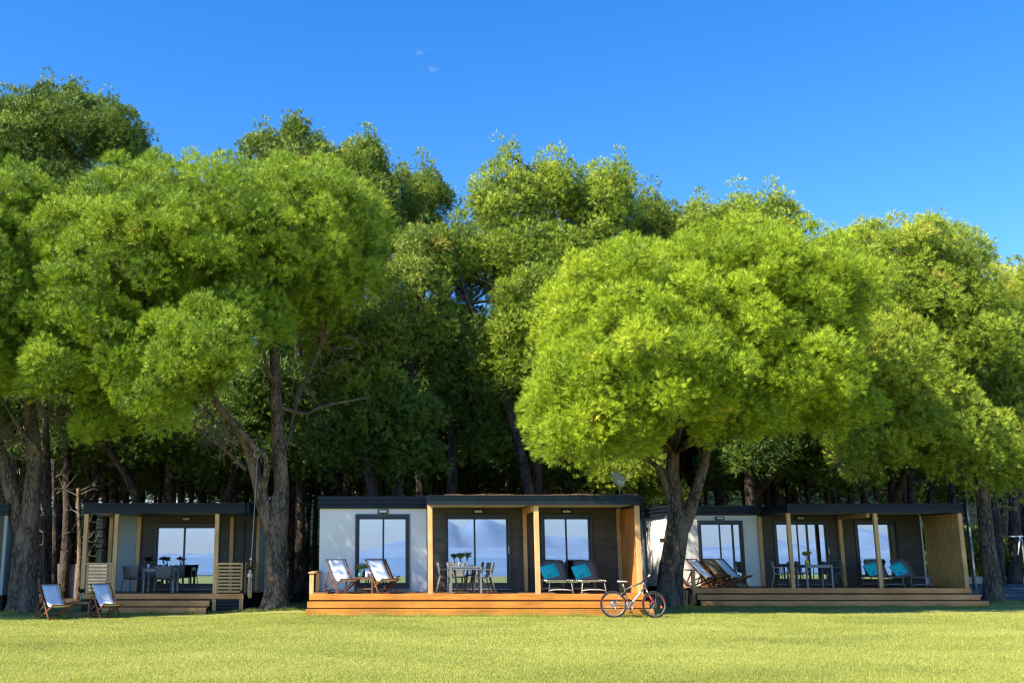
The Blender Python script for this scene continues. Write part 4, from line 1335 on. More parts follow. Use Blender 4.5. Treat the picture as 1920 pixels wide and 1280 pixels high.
# ------------------------------------------------------------------ bicycle (drive side towards -y, heading +x)
def bicycle():
    t = thing('bicycle', 'grey mountain bike with red details leaning beside the orange steps', 'bicycle')
    def wheel(cx, cz, M, name='wheel'):
        e = MB(); T = Matrix.Translation((cx, 0, cz)) @ M
        e.torus(.325, .026, 44, 8, T)
        w_ = build(e, 'wheel', 'tyre', t)
        m = MB(); m.torus(.297, .013, 44, 6, T, .9); build(m, 'rim', 'rim_silver', w_)
        m = MB()
        for i in range(28):
            a = i * 2 * math.pi / 28
            s = .025 if i % 2 else -.025
            m.tube([T @ Vector((0, s, 0)), T @ Vector((math.cos(a) * .29, 0, math.sin(a) * .29))], .0016, 3, False)
        build(m, 'spokes', 'steel', w_)
        m = MB(); m.tube([T @ Vector((0, -.05, 0)), T @ Vector((0, .05, 0))], .022, 10); m.torus(.078, .008, 24, 4, T @ Matrix.Translation((0, .035, 0)), .3); build(m, 'hub', 'steel', w_)
        m = MB()
        for a0 in (.15, 2.6):
            m.tube([T @ Vector((math.cos(a0 + k * .1) * .297, -.013, math.sin(a0 + k * .1) * .297)) for k in range(7)], .008, 5)
        build(m, 'rim_sticker', 'bike_red', w_)
        m = MB(); m.bbox(-.02, .02, -.012, .012, -.035, .035, .006, T @ Matrix.Translation((.19, -.02, -.06))); build(m, 'reflector', 'reflector_orange', w_)
        return w_
    I = Matrix()
    wheel(0, .35, I)
    steer = Matrix.Rotation(R(22), 4, 'Z')
    wheel(1.06, .35, steer)
    bb, st_, ht, hb = (.42, 0, .31), (.30, 0, .72), (.80, 0, .93), (.845, 0, .80)
    mb = MB()
    mb.tube([st_, (.55, 0, .83), ht], [.020, .021, .022], 8)
    mb.tube([bb, st_], .018, 8)
    mb.tube([hb, (.83, 0, .845), ht], .027, 8)
    for s in (-1, 1):
        mb.tube([(.30, s * .02, .68), (0, s * .06, .35)], .010, 6)
        mb.tube([(.41, s * .03, .31), (.15, s * .055, .32), (0, s * .06, .35)], .011, 6)
    build(mb, 'frame', 'bike_grey', t)
    mb = MB(); mb.tube([bb, hb], .028, 10); dt = build(mb, 'down_tube', 'bike_grey', t)
    mb = MB()
    a, b = Vector(bb), Vector(hb)
    for k in range(6):
        q = a.lerp(b, .22 + k * .09); r = a.lerp(b, .22 + k * .09 + .062)
        mb.tube([q, r], .0295, 10)
        
    build(mb, 'lettering', 'bike_white', dt)
    mb = MB(); mb.tube([(.315, 0, .70), (.27, 0, .90)], .014, 8); build(mb, 'seat_post', 'steel', t)
    mb = MB()
    mb.sheet([[(.13, -.075, .925), (.13, 0, .935), (.13, .075, .925)], [(.22, -.06, .925), (.22, 0, .93), (.22, .06, .925)], [(.30, -.025, .925), (.30, 0, .93), (.30, .025, .925)], [(.39, -.018, .915), (.39, 0, .92), (.39, .018, .915)]], .03)
    build(mb, 'saddle', 'bike_white', t)
    mb = MB(); mb.bbox(.24, .34, -.03, .03, .58, .67, .015); build(mb, 'saddle_bag', 'black_plastic', t)
    # fork
    fm = MB(); fm.tube([(.845, 0, .80), (.86, 0, .75)], .025, 8)
    ax = Matrix.Translation((1.06, 0, 0)) @ steer @ Matrix.Translation((-1.06, 0, 0))
    for s in (-1, 1):
        fm.tube([(.87, s * .055, .73), (.96, s * .058, .55)], .015, 8)
    build(fm, 'fork', 'steel', t)
    fm = MB()
    fm.bar((.87, -.07, .74), (.87, .07, .74), .04, .03)
    for s in (-1, 1): fm.tube([(.95, s * .058, .57), (1.06, s * .058, .35)], .019, 8)
    build(fm, 'fork_lower', 'bike_red', t)
    mb = MB(); mb.tube([(.80, 0, .93), (.79, 0, .97), (.86, 0, 1.0)], .018, 8)
    build(mb, 'stem', 'black_plastic', t)
    mb = MB()
    bd = Vector((.34, -.90, .28)).normalized()
    c = Vector((.86, 0, 1.0))
    mb.tube([c - bd * .31, c - bd * .1, c + bd * .1, c + bd * .31], .013, 8)
    hbn = build(mb, 'handlebar', 'black_plastic', t)
    mb = MB(); mb.tube([c + bd * .2, c + bd * .32], .020, 8); build(mb, 'grip', 'bike_white', hbn)
    mb = MB(); mb.tube([c - bd * .2, c - bd * .32], .020, 8); build(mb, 'grip', 'black_plastic', hbn)
    mb = MB(); mb.tube([c + bd * .30, c + bd * .32 + Vector((.06, -.02, .10))], .012, 6); build(mb, 'bar_end', 'black_plastic', hbn)
    mb = MB(); mb.tube([c + Vector((-.0, -.05, 0)), c + Vector((.10, -.05, -.06)), (.93, -.03, .8)], .004, 5); mb.tube([c + Vector((0, .05, 0)), c + Vector((.13, .06, -.1)), (.92, .04, .76)], .004, 5); build(mb, 'brake_cable', 'black_plastic', hbn)
    # chain set
    M = Matrix.Translation((bb[0], -.055, bb[2]))
    mb = MB(); mb.torus(.095, .006, 28, 5, M, .8); mb.torus(.07, .005, 24, 5, M, .8)
    for k in range(5):
        a_ = k * 1.2566
        mb.tube([M @ Vector((0, 0, 0)), M @ Vector((.09 * math.cos(a_), 0, .09 * math.sin(a_)))], .007, 5)
    mb.tube([(bb[0], -.08, bb[2]), (bb[0], .08, bb[2])], .022, 10)
    cs = build(mb, 'chain_ring', 'steel', t)
    mb = MB(); mb.bar((bb[0], -.075, bb[2]), (bb[0] + .02, -.08, bb[2] - .17), .016, .025, (1, 0, 0)); build(mb, 'crank', 'black_plastic', cs)
    mb = MB(); mb.bar((bb[0], .075, bb[2]), (bb[0] - .02, .08, bb[2] + .17), .016, .025, (1, 0, 0)); build(mb, 'crank', 'black_plastic', cs)
    mb = MB(); mb.bbox(bb[0] - .03, bb[0] + .07, -.17, -.09, bb[2] - .185, bb[2] - .16); build(mb, 'pedal', 'black_plastic', cs)
    mb = MB(); mb.bbox(bb[0] - .07, bb[0] + .03, .09, .17, bb[2] + .16, bb[2] + .185); build(mb, 'pedal', 'black_plastic', cs)
    mb = MB(); mb.torus(.045, .02, 20, 6, Matrix.Translation((0, -.04, .35)), .7)
    mb.tube([(.02, -.05, .30), (.06, -.05, .22), (.03, -.05, .17)], .013, 6)
    build(mb, 'derailleur', 'steel', t)
    mb = MB(); mb.tube([(0, -.05, .395), (.42, -.055, .405)], .004, 4); mb.tube([(.06, -.05, .165), (.42, -.055, .215)], .004, 4); build(mb, 'chain', 'steel', t)
    mb = MB(); mb.tube([(.50, 0, .42), (.535, -.0, .47), (.50, 0, .52)], .01, 5); mb.tube([(.52, 0, .40), (.60, 0, .50)], .008, 5); build(mb, 'bottle_cage', 'bike_red', t)
    return t
bk = bicycle()
p = at(1151, 1131, 28.15)
bk.location = (p.x, 28.2, .0)
bk.rotation_euler = (R(-6), 0, R(-9))

# fallen needles lying along the porch roof edge
def litter():
    rg = np.random.default_rng(12)
    N = 9000
    x = px0 + .5 + (px1 - px0 - .6) * rg.random(N)
    amp = np.clip(.35 + .5 * np.sin(x * 2.1) * np.sin(x * .9 + 1) + .2 * np.sin(x * 9), .05, 1)
    y = Yf - .03 + .25 * rg.random(N)
    z = Z_(928, Yf) - .01 + .05 * amp * rg.random(N)
    a = rg.random(N) * 6.283
    B = np.stack([x, y, z], 1)
    T = B + np.stack([np.cos(a) * .09, np.sin(a) * .03, rg.random(N) * .03], 1)
    W = np.stack([0 * a, .006 + 0 * a, .007 + 0 * a], 1)
    V = np.stack([B - W, B + W, T], 1).reshape(-1, 3)
    o = bpy.data.objects.new('fallen_needles', np_mesh('fallen_needles', V, np.arange(3 * N).reshape(-1, 3), 'pine_cone'))
    COL.objects.link(o)
    tag(o, 'rusty fallen pine needles lying along the roof edge of the middle cabin', 'needles', kind='stuff')
litter()
# satellite dish on the middle cabin roof
t = thing('satellite_dish', 'pale satellite dish on a short mast above the middle cabin roof corner', 'dish', (X_(1160, 925, 32.5), 32.5, 3.24))
dx = X_(1155, 900, 32.5)
Md = Matrix.Translation((dx, 32.4, Z_(900, 32.5))) @ Matrix.Rotation(R(38), 4, 'Z') @ Matrix.Rotation(R(68), 4, 'X')
mb = MB(); mb.lathe([(.001, .0), (.1, .008), (.2, .035), (.27, .07), (.262, .08), (.19, .05), (.09, .02), (.001, .012)], 24, Md); build(mb, 'reflector', 'render_shade_grey', t)
mb = MB(); mb.tube([(dx + .1, 32.52, 3.24), (dx + .1, 32.52, Z_(895, 32.5)), (dx, 32.42, Z_(900, 32.5))], .018, 8); build(mb, 'mast', 'grey_metal', t)
mb = MB(); mb.tube([Md @ Vector((0, -.26, .06)), Md @ Vector((0, -.1, .42))], .01, 6); mb.tube([Md @ Vector((0, -.1, .40)), Md @ Vector((0, -.02, .42))], .03, 8); build(mb, 'feed_arm', 'bike_white', t)

# ------------------------------------------------------------------ trees
def tube_tree(mb, pts, rads, n=12, seed=0, flare=0.0, wob=.05):
    """limb with smoothed path, bark irregularity and root flare"""
    P = [Vector(p) for p in pts]
    path, rad = [], []
    m = 5
    for i in range(len(P) - 1):
        p0, p1, p2, p3 = P[max(i - 1, 0)], P[i], P[i + 1], P[min(i + 2, len(P) - 1)]
        for k in range(m):
            t = k / m
            q = .5 * ((2 * p1) + (p2 - p0) * t + (2 * p0 - 5 * p1 + 4 * p2 - p3) * t * t + (3 * p1 - p0 - 3 * p2 + p3) * t ** 3)
            path.append(q); rad.append(rads[i] + (rads[i + 1] - rads[i]) * t)
    path.append(P[-1]); rad.append(rads[-1])
    o = len(mb.v)
    mb.tube(path, rad, n)
    rn = random.Random(seed)
    ph = [rn.uniform(0, 6.28) for _ in range(4)]
    for i, q in enumerate(path):
        for k in range(n):
            v = Vector(mb.v[o + i * n + k])
            a = 2 * math.pi * k / n
            f = 1 + wob * math.sin(a * 3 + ph[0] + q.z * 1.1) + wob * .8 * math.sin(a * 5 + ph[1] - q.z * 2.3) + wob * .6 * math.sin(q.z * 6 + ph[2] + a)
            if flare:
                hgt = max(0, 1 - (q.z - path[0].z) / .7)
                f *= 1 + flare * hgt ** 2 * (1 + .5 * math.sin(a * 4 + ph[3]))
            mb.v[o + i * n + k] = tuple(q + (v - q) * f)

def crown_mesh(name, ells, matn, seed, lobe=.8, dens=30, needles=10, L=.16, w_=.02, inner=.35, spread=.5, zmin=-.55, upb=.45, sq=.8, cover=1.5, tone0=.42, tv=.14, sep=.5, jit=.16, spikes=0, sub=.3, subn=5.0):
    """ells: list of (centre xyz, radii xyz). Cushions of needle tufts spread over the crown's shell and inside it."""
    rg = np.random.default_rng(seed)
    lobes = []
    E = [(np.array(c, float), np.array(r, float)) for c, r in ells]
    for ei, (c, r) in enumerate(E):
        area = 4 * math.pi * ((r[0] * r[1]) ** 1.6 + (r[0] * r[2]) ** 1.6 + (r[1] * r[2]) ** 1.6) ** (1 / 1.6) / 3 ** (1 / 1.6)
        n = int(area / (lobe * lobe) * cover)
        d = rg.standard_normal((n * 2, 3))
        d /= np.linalg.norm(d, axis=1)[:, None]
        d = d[d[:, 2] > zmin][:n]
        P = c + d * r * (1 - jit * rg.random((len(d), 1)))
        nr = (P - c) / r ** 2
        nr /= np.linalg.norm(nr, axis=1)[:, None]
        P = P - nr * lobe * .55
        for p, q in zip(P, nr):
            if any(j != ei and (((p - c2) / r2) ** 2).sum() < .45 for j, (c2, r2) in enumerate(E)): continue
            rr = lobe * rg.uniform(.55, 1.25)
            if all(((p - l[0]) ** 2).sum() > (sep * (rr + l[2])) ** 2 for l in lobes): lobes.append((p, q, rr))
        m = int(n * inner * .5)
        d = rg.standard_normal((m, 3)); d /= np.linalg.norm(d, axis=1)[:, None]
        P = c + d * r * rg.uniform(.3, .75, (m, 1))
        for p, q in zip(P, d): lobes.append((p, q, lobe * rg.uniform(.6, 1)))
    up = np.array([0, 0, 1.])
    if spikes:      # leaders standing up out of the crown
        tops = [l for l in lobes if l[1][2] > .35]
        for k in range(min(spikes, len(tops))):
            p, q, rr = tops[int(rg.integers(len(tops)))]
            h = rg.uniform(.5, 1.25); o_ = rg.normal(0, .12, 2)
            for j in range(3):
                lobes.append((p + np.array([o_[0] * j, o_[1] * j, rr * .5 + h * j / 2.4]), q, .34 - .07 * j))
    LP = np.array([l[0] for l in lobes]); LQ = np.array([l[1] for l in lobes]); LR = np.array([l[2] for l in lobes])
    LT = tone0 + rg.normal(0, tv, len(lobes)) + np.where(rg.random(len(lobes)) < .02, .28, 0)
    LA = LQ + .7 * up; LA /= np.linalg.norm(LA, axis=1)[:, None]
    cnt = np.maximum(2, (subn * (LR / sub) ** 2).astype(int))
    idx = np.repeat(np.arange(len(lobes)), cnt)
    d = rg.standard_normal((len(idx), 3)); d /= np.linalg.norm(d, axis=1)[:, None]
    ok = (d * LA[idx]).sum(1) > -.2
    idx, d = idx[ok], d[ok]
    SP = LP[idx] + d * np.array([1, 1, sq]) * (LR[idx] * rg.uniform(.66, 1.0, len(idx)))[:, None]
    SR = sub * rg.uniform(.65, 1.35, len(idx))
    SA = d * .75 + LA[idx] * .35 + up * upb; SA /= np.linalg.norm(SA, axis=1)[:, None]
    ST = LT[idx] + rg.normal(0, .08, len(idx))
    tn = np.maximum(2, (dens * (SR / .3) ** 2).astype(int))
    k = np.repeat(np.arange(len(SP)), tn)
    d = rg.standard_normal((len(k), 3)); d /= np.linalg.norm(d, axis=1)[:, None]
    ok = (d * SA[k]).sum(1) > -.08
    k, d = k[ok], d[ok]
    P = SP[k] + d * (SR[k] * rg.uniform(.82, 1.04, len(k)))[:, None]
    A = d * .85 + SA[k] * .4 + rg.standard_normal((len(k), 3)) * .12
    A /= np.linalg.norm(A, axis=1)[:, None]
    T = np.clip(ST[k] + rg.normal(0, .08, len(k)), 0, 1)
    NRM = d * .9 + SA[k] * .35 + LQ[idx][k] * .35 + rg.standard_normal((len(k), 3)) * .25
    n = len(P)
    D = A[:, None, :] + spread * rg.standard_normal((n, needles, 3))
    D /= np.linalg.norm(D, axis=2)[..., None]
    Ln = L * rg.uniform(.65, 1.15, (n, needles, 1))
    B = P[:, None, :] + .025 * rg.standard_normal((n, needles, 3)) + D * .015
    W = np.cross(D, NRM[:, None, :] + .3 * rg.standard_normal((n, needles, 3)))
    W *= (w_ / 2) / np.linalg.norm(W, axis=2)[..., None]
    tip = B + D * Ln
    V = np.stack([B - W, B + W, tip], 2).reshape(-1, 3)
    Fc = np.arange(len(V)).reshape(-1, 3)
    tone = np.clip(np.repeat(T, needles) + rg.normal(0, .08, n * needles), 0, 1)
    return np_mesh(name, V, Fc, matn, tone), lobes

def px_ell(px, py, Y, rx, ry, rd):
    c = at(px, py, Y)
    e = at(px + rx, py, Y); u = at(px, py - ry, Y); dn = at(px, py + ry, Y)
    return ((c.x, c.y, (u.z + dn.z) / 2), (abs(e.x - c.x), rd, abs(u.z - dn.z) / 2))

def limbs_to(mb, src, lobes, n, seed, r0=.09, sag=.0):
    rn = random.Random(seed)
    pick = rn.sample(range(len(lobes)), min(n, len(lobes)))
    for i in pick:
        p = Vector(lobes[i][0])
        s = min(src, key=lambda q: (Vector(q) - p).length + rn.uniform(0, 1.5) + (3 if q[2] > p.z else 0))
        s = Vector(s)
        m1 = s.lerp(p, .35) + Vector((rn.gauss(0, .25), rn.gauss(0, .25), rn.uniform(-.2, .5)))
        m2 = s.lerp(p, .7) + Vector((rn.gauss(0, .25), rn.gauss(0, .25), rn.uniform(-.1, .5)))
        L_ = (p - s).length
        mb.tube([s, m1, m2, p], [r0 * min(1, .3 + L_ / 6), r0 * .6, r0 * .38, r0 * .15], 6)
        for k in range(3):
            q = m2.lerp(p, rn.random()); e = q + Vector((rn.gauss(0, .5), rn.gauss(0, .5), rn.gauss(.2, .3)))
            mb.tube([q, (q + e) / 2 + Vector((0, 0, .06)), e], [.02, .014, .005], 4, False)

def dead_twigs(mb, a, b, n, seed, ln=1.2, dr=(0, -.3, -.1)):
    """web of bare twigs springing from the line a-b"""
    rn = random.Random(seed)
    a, b = Vector(a), Vector(b)
    for _ in range(n):
        p = a.lerp(b, rn.random())
        d = Vector((rn.gauss(0, 1), rn.gauss(0, .6), rn.gauss(0, .7))) + Vector(dr)
        d.normalize()
        l = ln * rn.uniform(.4, 1)
        pts = [p]
        for k in range(4):
            d = (d + Vector((rn.gauss(0, .25), rn.gauss(0, .25), rn.gauss(-.04, .25)))).normalized()
            pts.append(pts[-1] + d * l / 4)
        mb.tube(pts, [.014, .011, .008, .006, .003], 4, False)
        for j in (2, 3):
            d2 = (d + Vector((rn.gauss(0, .8), rn.gauss(0, .8), rn.gauss(0, .8)))).normalized()
            mb.tube([pts[j], pts[j] + d2 * l * .18 + Vector((0, 0, .03)), pts[j] + d2 * l * .34], [.007, .005, .002], 4, False)

def make_tree(label, base, trunk_paths, ells, fol, bk_, seed, group=None, nl=30, src=None, twigs=None, name='pine_tree', flare=.35, limb_r=.09, **kw):
    t = thing(name, label, 'tree', base, group)
    mb = MB()
    for i, (pts, rads) in enumerate(trunk_paths):
        tube_tree(mb, pts, rads, 14 if i == 0 else 10, seed + i, flare if i == 0 else 0)
    build(mb, 'trunk', bk_, t)
    me, lobes = crown_mesh('crown', ells, fol, seed, **kw)
    o = bpy.data.objects.new('crown', me)
    COL.objects.link(o); o.parent = t; o.matrix_parent_inverse = parent_inv(t)
    if nl:
        mb = MB()
        limbs_to(mb, src or [tuple(trunk_paths[0][0][-1])], lobes, nl, seed, limb_r)
        build(mb, 'limbs', bk_, t)
    if twigs:
        for k, (a, b, n, ln, dr) in enumerate(twigs):
            mb = MB()
            dead_twigs(mb, a, b, n, seed + k, ln, dr)
            build(mb, 'dead_twigs', 'twig', t)
    return t

def P(px, py, Y): return tuple(at(px, py, Y))
def gbase(px, Y, dz=-.1):
    x = X_(px, 1135, Y)
    return (x, Y, ground_z(x, Y) + dz)

NEAR = dict(lobe=.54, dens=26, needles=14, L=.14, w_=.0145, cover=2.9, sq=.80, spread=.42, sep=.74, jit=.85, sub=.23, subn=5.4, inner=.3, tv=.11, upb=.8)
# B: the great forked pine between the left and middle cabins
YB = 32.6
ellsB = [px_ell(402, 496, 32.2, 312, 184, 5.2), px_ell(182, 600, 31.2, 114, 165, 3.7), px_ell(385, 650, 29.0, 112, 105, 2.1), px_ell(243, 680, 29.2, 36, 80, 1.2),
         px_ell(612, 452, 32.6, 116, 140, 4.0), px_ell(300, 745, 29.4, 75, 60, 1.7), px_ell(130, 700, 30.4, 70, 80, 2.2), px_ell(470, 600, 29.6, 70, 70, 1.6), px_ell(200, 790, 31.5, 60, 40, 1.6), px_ell(600, 500, 32.6, 128, 105, 3.4), px_ell(545, 580, 32.2, 80, 60, 2.2), px_ell(100, 520, 32.4, 45, 90, 1.8), px_ell(560, 372, 32.6, 88, 68, 2.6), px_ell(245, 378, 32.4, 108, 68, 2.8), px_ell(146, 485, 31.6, 82, 105, 3.0), px_ell(290, 560, 32.8, 125, 90, 3.0), px_ell(500, 540, 33.6, 110, 70, 2.6)]
fork = P(520, 1000, YB)
make_tree('great forked pine with a wide domed crown between the left and middle cabins', gbase(517, YB),
    [([gbase(517, YB), P(517, 1090, YB), P(516, 1040, YB), P(519, 985, YB), P(527, 920, YB), P(525, 860, YB), P(521, 800, YB), P(516, 730, YB), P(512, 640, YB + .3), P(480, 540, YB + .5)], [.42, .36, .335, .34, .25, .225, .21, .19, .15, .08]),
     ([P(513, 1010, YB), P(497, 960, YB - .1), P(484, 905, YB - .2), P(470, 855, YB - .4), P(456, 820, YB - .6), P(425, 780, YB - 1), P(395, 735, YB - 1.2), P(350, 620, YB - .4), P(345, 480, YB)], [.24, .245, .20, .17, .15, .12, .10, .10, .06]),
     ([P(494, 915, YB - .2), P(500, 880, YB - .5), P(497, 855, YB - .7), P(478, 838, YB - .8), P(458, 815, YB - .8), P(432, 785, YB - 1.1)], [.12, .10, .095, .095, .08, .05]),
     ([P(462, 880, YB - .3), P(430, 850, YB - .1), P(395, 820, YB), P(350, 790, YB)], [.08, .06, .05, .02]),
     ([P(518, 760, YB), P(570, 775, YB + .2), P(610, 760, YB + .3), P(690, 745, YB + .5)], [.07, .06, .05, .02]),
     ([P(530, 850, YB), P(545, 810, YB + .1), P(555, 760, YB + .2), P(600, 650, YB + .4), P(640, 560, YB + .5)], [.06, .06, .05, .05, .03])],
    ellsB, 'needles_stone_pine', 'bark_near', 11, nl=70,
    src=[P(516, 730, YB), P(512, 640, YB + .3), P(480, 560, YB + .5), P(395, 735, YB - 1.2), P(350, 620, YB - .4), P(345, 500, YB), P(600, 650, YB + .4)],
    twigs=[(P(450, 830, YB - .8), P(380, 760, YB - 1), 70, 1.3, (-.7, -.4, -.3)), (P(400, 740, YB - 1), P(300, 700, YB - 1), 50, 1.2, (-.3, -.2, -.8)), (P(540, 740, YB), P(680, 640, YB + .6), 26, 1.4, (.4, -.2, .1)), (P(510, 640, YB), P(600, 600, YB), 16, 1.2, (.2, -.4, -.2))], **NEAR)

# a neighbour of the row just outside the frame whose crown shades the left cabin
make_tree('pine of the front row just beyond the left picture edge', (-19.5, 30.5, -.2), [([(-19.5, 30.5, -.2), (-19.3, 30.5, 3), (-19.6, 30.4, 7), (-19.4, 30.5, 11)], [.4, .33, .26, .1])],
    [((-19.0, 29.5, 9.5), (5.4, 4.8, 4.0)), ((-15.8, 28.4, 7.0), (2.2, 2.6, 2.2))], 'needles_stone_pine', 'bark_near', 13, nl=12, lobe=.9, dens=10, needles=8, L=.25, w_=.04, sub=.4)
# C: the leaning pine between the middle and right cabins
YC = 33.9
ellsC = [px_ell(1300, 618, 31.5, 315, 180, 4.3), px_ell(1098, 752, 29.6, 114, 146, 2.7), px_ell(1058, 808, 29.6, 72, 76, 2.0), px_ell(1180, 806, 29.4, 62, 48, 1.6), px_ell(1250, 690, 28.6, 150, 125, 2.4), px_ell(1500, 565, 31.8, 135, 125, 3.8),
         px_ell(1475, 700, 30.4, 130, 115, 3.0), px_ell(1180, 560, 31.0, 110, 110, 2.8), px_ell(1390, 520, 31.0, 120, 100, 3.4), px_ell(1110, 640, 30.9, 110, 90, 2.2), px_ell(1370, 785, 30.4, 110, 42, 1.7), px_ell(1560, 770, 32.0, 80, 50, 2.0)]
make_tree('leaning pine with a bright domed crown between the middle and right cabins', gbase(1250, YC),
    [([gbase(1252, YC), P(1255, 1085, YC), P(1262, 1040, YC), P(1270, 995, YC), P(1266, 950, YC), P(1262, 900, YC), P(1262, 850, YC), P(1258, 760, YC), P(1250, 640, YC)], [.46, .40, .37, .36, .25, .22, .20, .16, .08]),
     ([P(1272, 1010, YC), P(1290, 965, YC - .1), P(1308, 910, YC - .2), P(1320, 870, YC - .2), P(1330, 800, YC), P(1360, 700, YC)], [.20, .21, .18, .165, .13, .07]),
     ([P(1256, 940, YC), P(1246, 905, YC - .2), P(1236, 880, YC - .4), P(1215, 862, YC - .6), P(1180, 850, YC - 1), P(1120, 800, YC - 1.5)], [.13, .10, .09, .07, .06, .04])],
    ellsC, 'needles_lit_pine', 'bark_near', 23, nl=60,
    src=[P(1262, 850, YC), P(1258, 760, YC), P(1250, 650, YC), P(1330, 800, YC), P(1360, 710, YC), P(1150, 820, YC - 1.2)],
    twigs=[(P(1230, 860, YC - .3), P(1180, 850, YC - 1), 35, 1.0, (0, -.2, .1)), (P(1330, 790, YC), P(1500, 760, YC), 50, 1.2, (.4, -.2, -.2))], **NEAR)

# A: forked pine cut by the left picture edge
YA = 33.2
ellsA = [px_ell(-60, 470, 31.6, 168, 160, 5.0), px_ell(20, 560, 30.8, 75, 120, 3.2), px_ell(-30, 660, 31.0, 110, 95, 4.0), px_ell(40, 410, 32.4, 62, 95, 2.8), px_ell(-260, 560, 31, 180, 200, 5)]
make_tree('forked pine with a thick trunk at the left picture edge', gbase(45, YA),
    [([gbase(44, YA), P(45, 1080, YA), P(50, 1020, YA), P(56, 960, YA), P(62, 900, YA), P(63, 850, YA), P(58, 790, YA), P(52, 700, YA), P(30, 560, YA)], [.50, .42, .38, .30, .25, .23, .2, .17, .08]),
     ([P(44, 1020, YA), P(34, 970, YA), P(20, 915, YA), P(8, 870, YA), P(-20, 800, YA), P(-60, 680, YA)], [.22, .24, .24, .22, .19, .1]),
     ([P(62, 870, YA), P(74, 850, YA - .2), P(50, 820, YA - .4), P(20, 775, YA - .6), P(0, 745, YA - .8)], [.10, .10, .08, .06, .04]),
     ([P(52, 865, YA), P(30, 857, YA), P(0, 855, YA)], [.06, .05, .03])],
    ellsA, 'needles_stone_pine', 'bark_near', 31, nl=30, src=[P(58, 790, YA), P(52, 700, YA), P(30, 600, YA), P(-50, 700, YA)],
    twigs=[(P(40, 830, YA - .3), P(-10, 780, YA - .5), 90, 1.1, (-.5, -.3, -.4)), (P(60, 780, YA), P(140, 770, YA), 50, 1.3, (.5, 0, -.1))], **NEAR)

# D, E: the pines on the right
YD = 37.6
ellsD = [px_ell(1690, 560, 38.2, 150, 145, 3.8), px_ell(1650, 700, 36.6, 120, 110, 2.8), px_ell(1730, 800, 36.2, 105, 105, 2.4), px_ell(1610, 500, 38.6, 90, 75, 2.4), px_ell(1790, 640, 37.6, 100, 130, 3.0), px_ell(1630, 850, 36.8, 85, 55, 1.6), px_ell(1790, 830, 36.6, 85, 75, 2.2), px_ell(1850, 850, 36.8, 62, 58, 1.8), px_ell(1770, 500, 38.6, 80, 70, 2.2)]
make_tree('yellow green pine rising beyond the slatted end of the right cabin', gbase(1862, YD),
    [([gbase(1864, YD), P(1860, 1080, YD), P(1852, 1020, YD), P(1846, 960, YD), P(1838, 900, YD), P(1815, 820, YD), P(1775, 720, YD), P(1740, 600, YD)], [.36, .29, .26, .24, .22, .2, .16, .1]),
     ([P(1838, 930, YD), P(1800, 880, YD - .2), P(1740, 850, YD - .4), P(1660, 830, YD - .4)], [.1, .09, .07, .03])],
    ellsD, 'needles_olive_pine', 'bark_near', 41, nl=45, src=[P(1815, 820, YD), P(1775, 720, YD), P(1740, 620, YD), P(1700, 845, YD - .4)],
    twigs=[(P(1600, 850, YD - .6), P(1570, 870, YD - 1), 40, .9, (.1, -.2, -.6))], lobe=.52, dens=20, needles=11, L=.145, w_=.020, tone0=.5, cover=2.4, sep=.66, jit=.6, spread=.40, upb=.8, spikes=10, sub=.32, subn=6, inner=.15)
YE = 41
make_tree('pine cut by the right picture edge above the road', gbase(1960, YE),
    [([gbase(1985, YE), P(1975, 1000, YE), P(1965, 850, YE), P(1950, 650, YE)], [.34, .28, .24, .12])],
    [px_ell(1915, 620, 41, 88, 115, 3.2), px_ell(1900, 780, 40, 75, 100, 2.6), px_ell(1905, 880, 38.4, 80, 70, 2.3), px_ell(1870, 900, 38.0, 50, 45, 1.6), px_ell(1980, 560, 41.6, 90, 90, 3), px_ell(1985, 720, 41, 70, 140, 3), px_ell(1868, 720, 40.4, 62, 80, 2.4), px_ell(1900, 810, 38.8, 78, 85, 2.4), px_ell(1840, 800, 39.6, 70, 80, 2.2)],
    'needles_olive_pine', 'bark_wood', 43, nl=25, src=[P(1965, 850, YE), P(1955, 700, YE)], lobe=.52, dens=20, needles=11, L=.145, w_=.020, tone0=.5, cover=2.4, sep=.66, jit=.6, spread=.40, upb=.8, sub=.32, subn=6, inner=.15)

# tall pines rising behind
TALL = dict(lobe=.52, dens=15, needles=9, L=.155, w_=.025, sq=.95, upb=.8, spread=.40, cover=2.4, zmin=-.7, sep=.70, jit=.8, spikes=26, sub=.25, subn=5.2, inner=.3)
def tall(label, px, Y, ells, fol, seed, r=.24, lean=0, top=None, nl=28, **kw):
    k = dict(TALL)
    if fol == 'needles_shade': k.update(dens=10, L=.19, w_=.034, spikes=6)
    k.update(kw)
    e = [px_ell(*a) for a in ells]
    topc = max(e, key=lambda q: q[0][2])[0]
    b = gbase(px, Y)
    zt = topc[2]
    pts = [b, (b[0] + lean * .1, Y, 3.5), (b[0] + (topc[0] - b[0]) * .35, Y, 3.5 + (zt - 3.5) * .45), (b[0] + (topc[0] - b[0]) * .8, Y, 3.5 + (zt - 3.5) * .8), (topc[0], Y, zt)]
    return make_tree(label, b, [(pts, [r, r * .85, r * .7, r * .45, r * .2])], e, fol, 'bark_wood', seed, nl=nl, src=pts[2:], group=None, limb_r=.06, **k)
tall('tall dark pine standing highest at the upper left', 115, 44, [(60, 300, 44, 110, 90, 4), (150, 250, 44, 75, 75, 3), (215, 265, 43.5, 62, 70, 2.6), (90, 215, 44.5, 60, 45, 2.2), (20, 250, 45, 60, 70, 3), (250, 300, 44, 40, 50, 2), (-20, 260, 44, 50, 80, 3), (100, 400, 43, 120, 90, 3)], 'needles_tall_pine', 51, nl=40, tone0=.3)
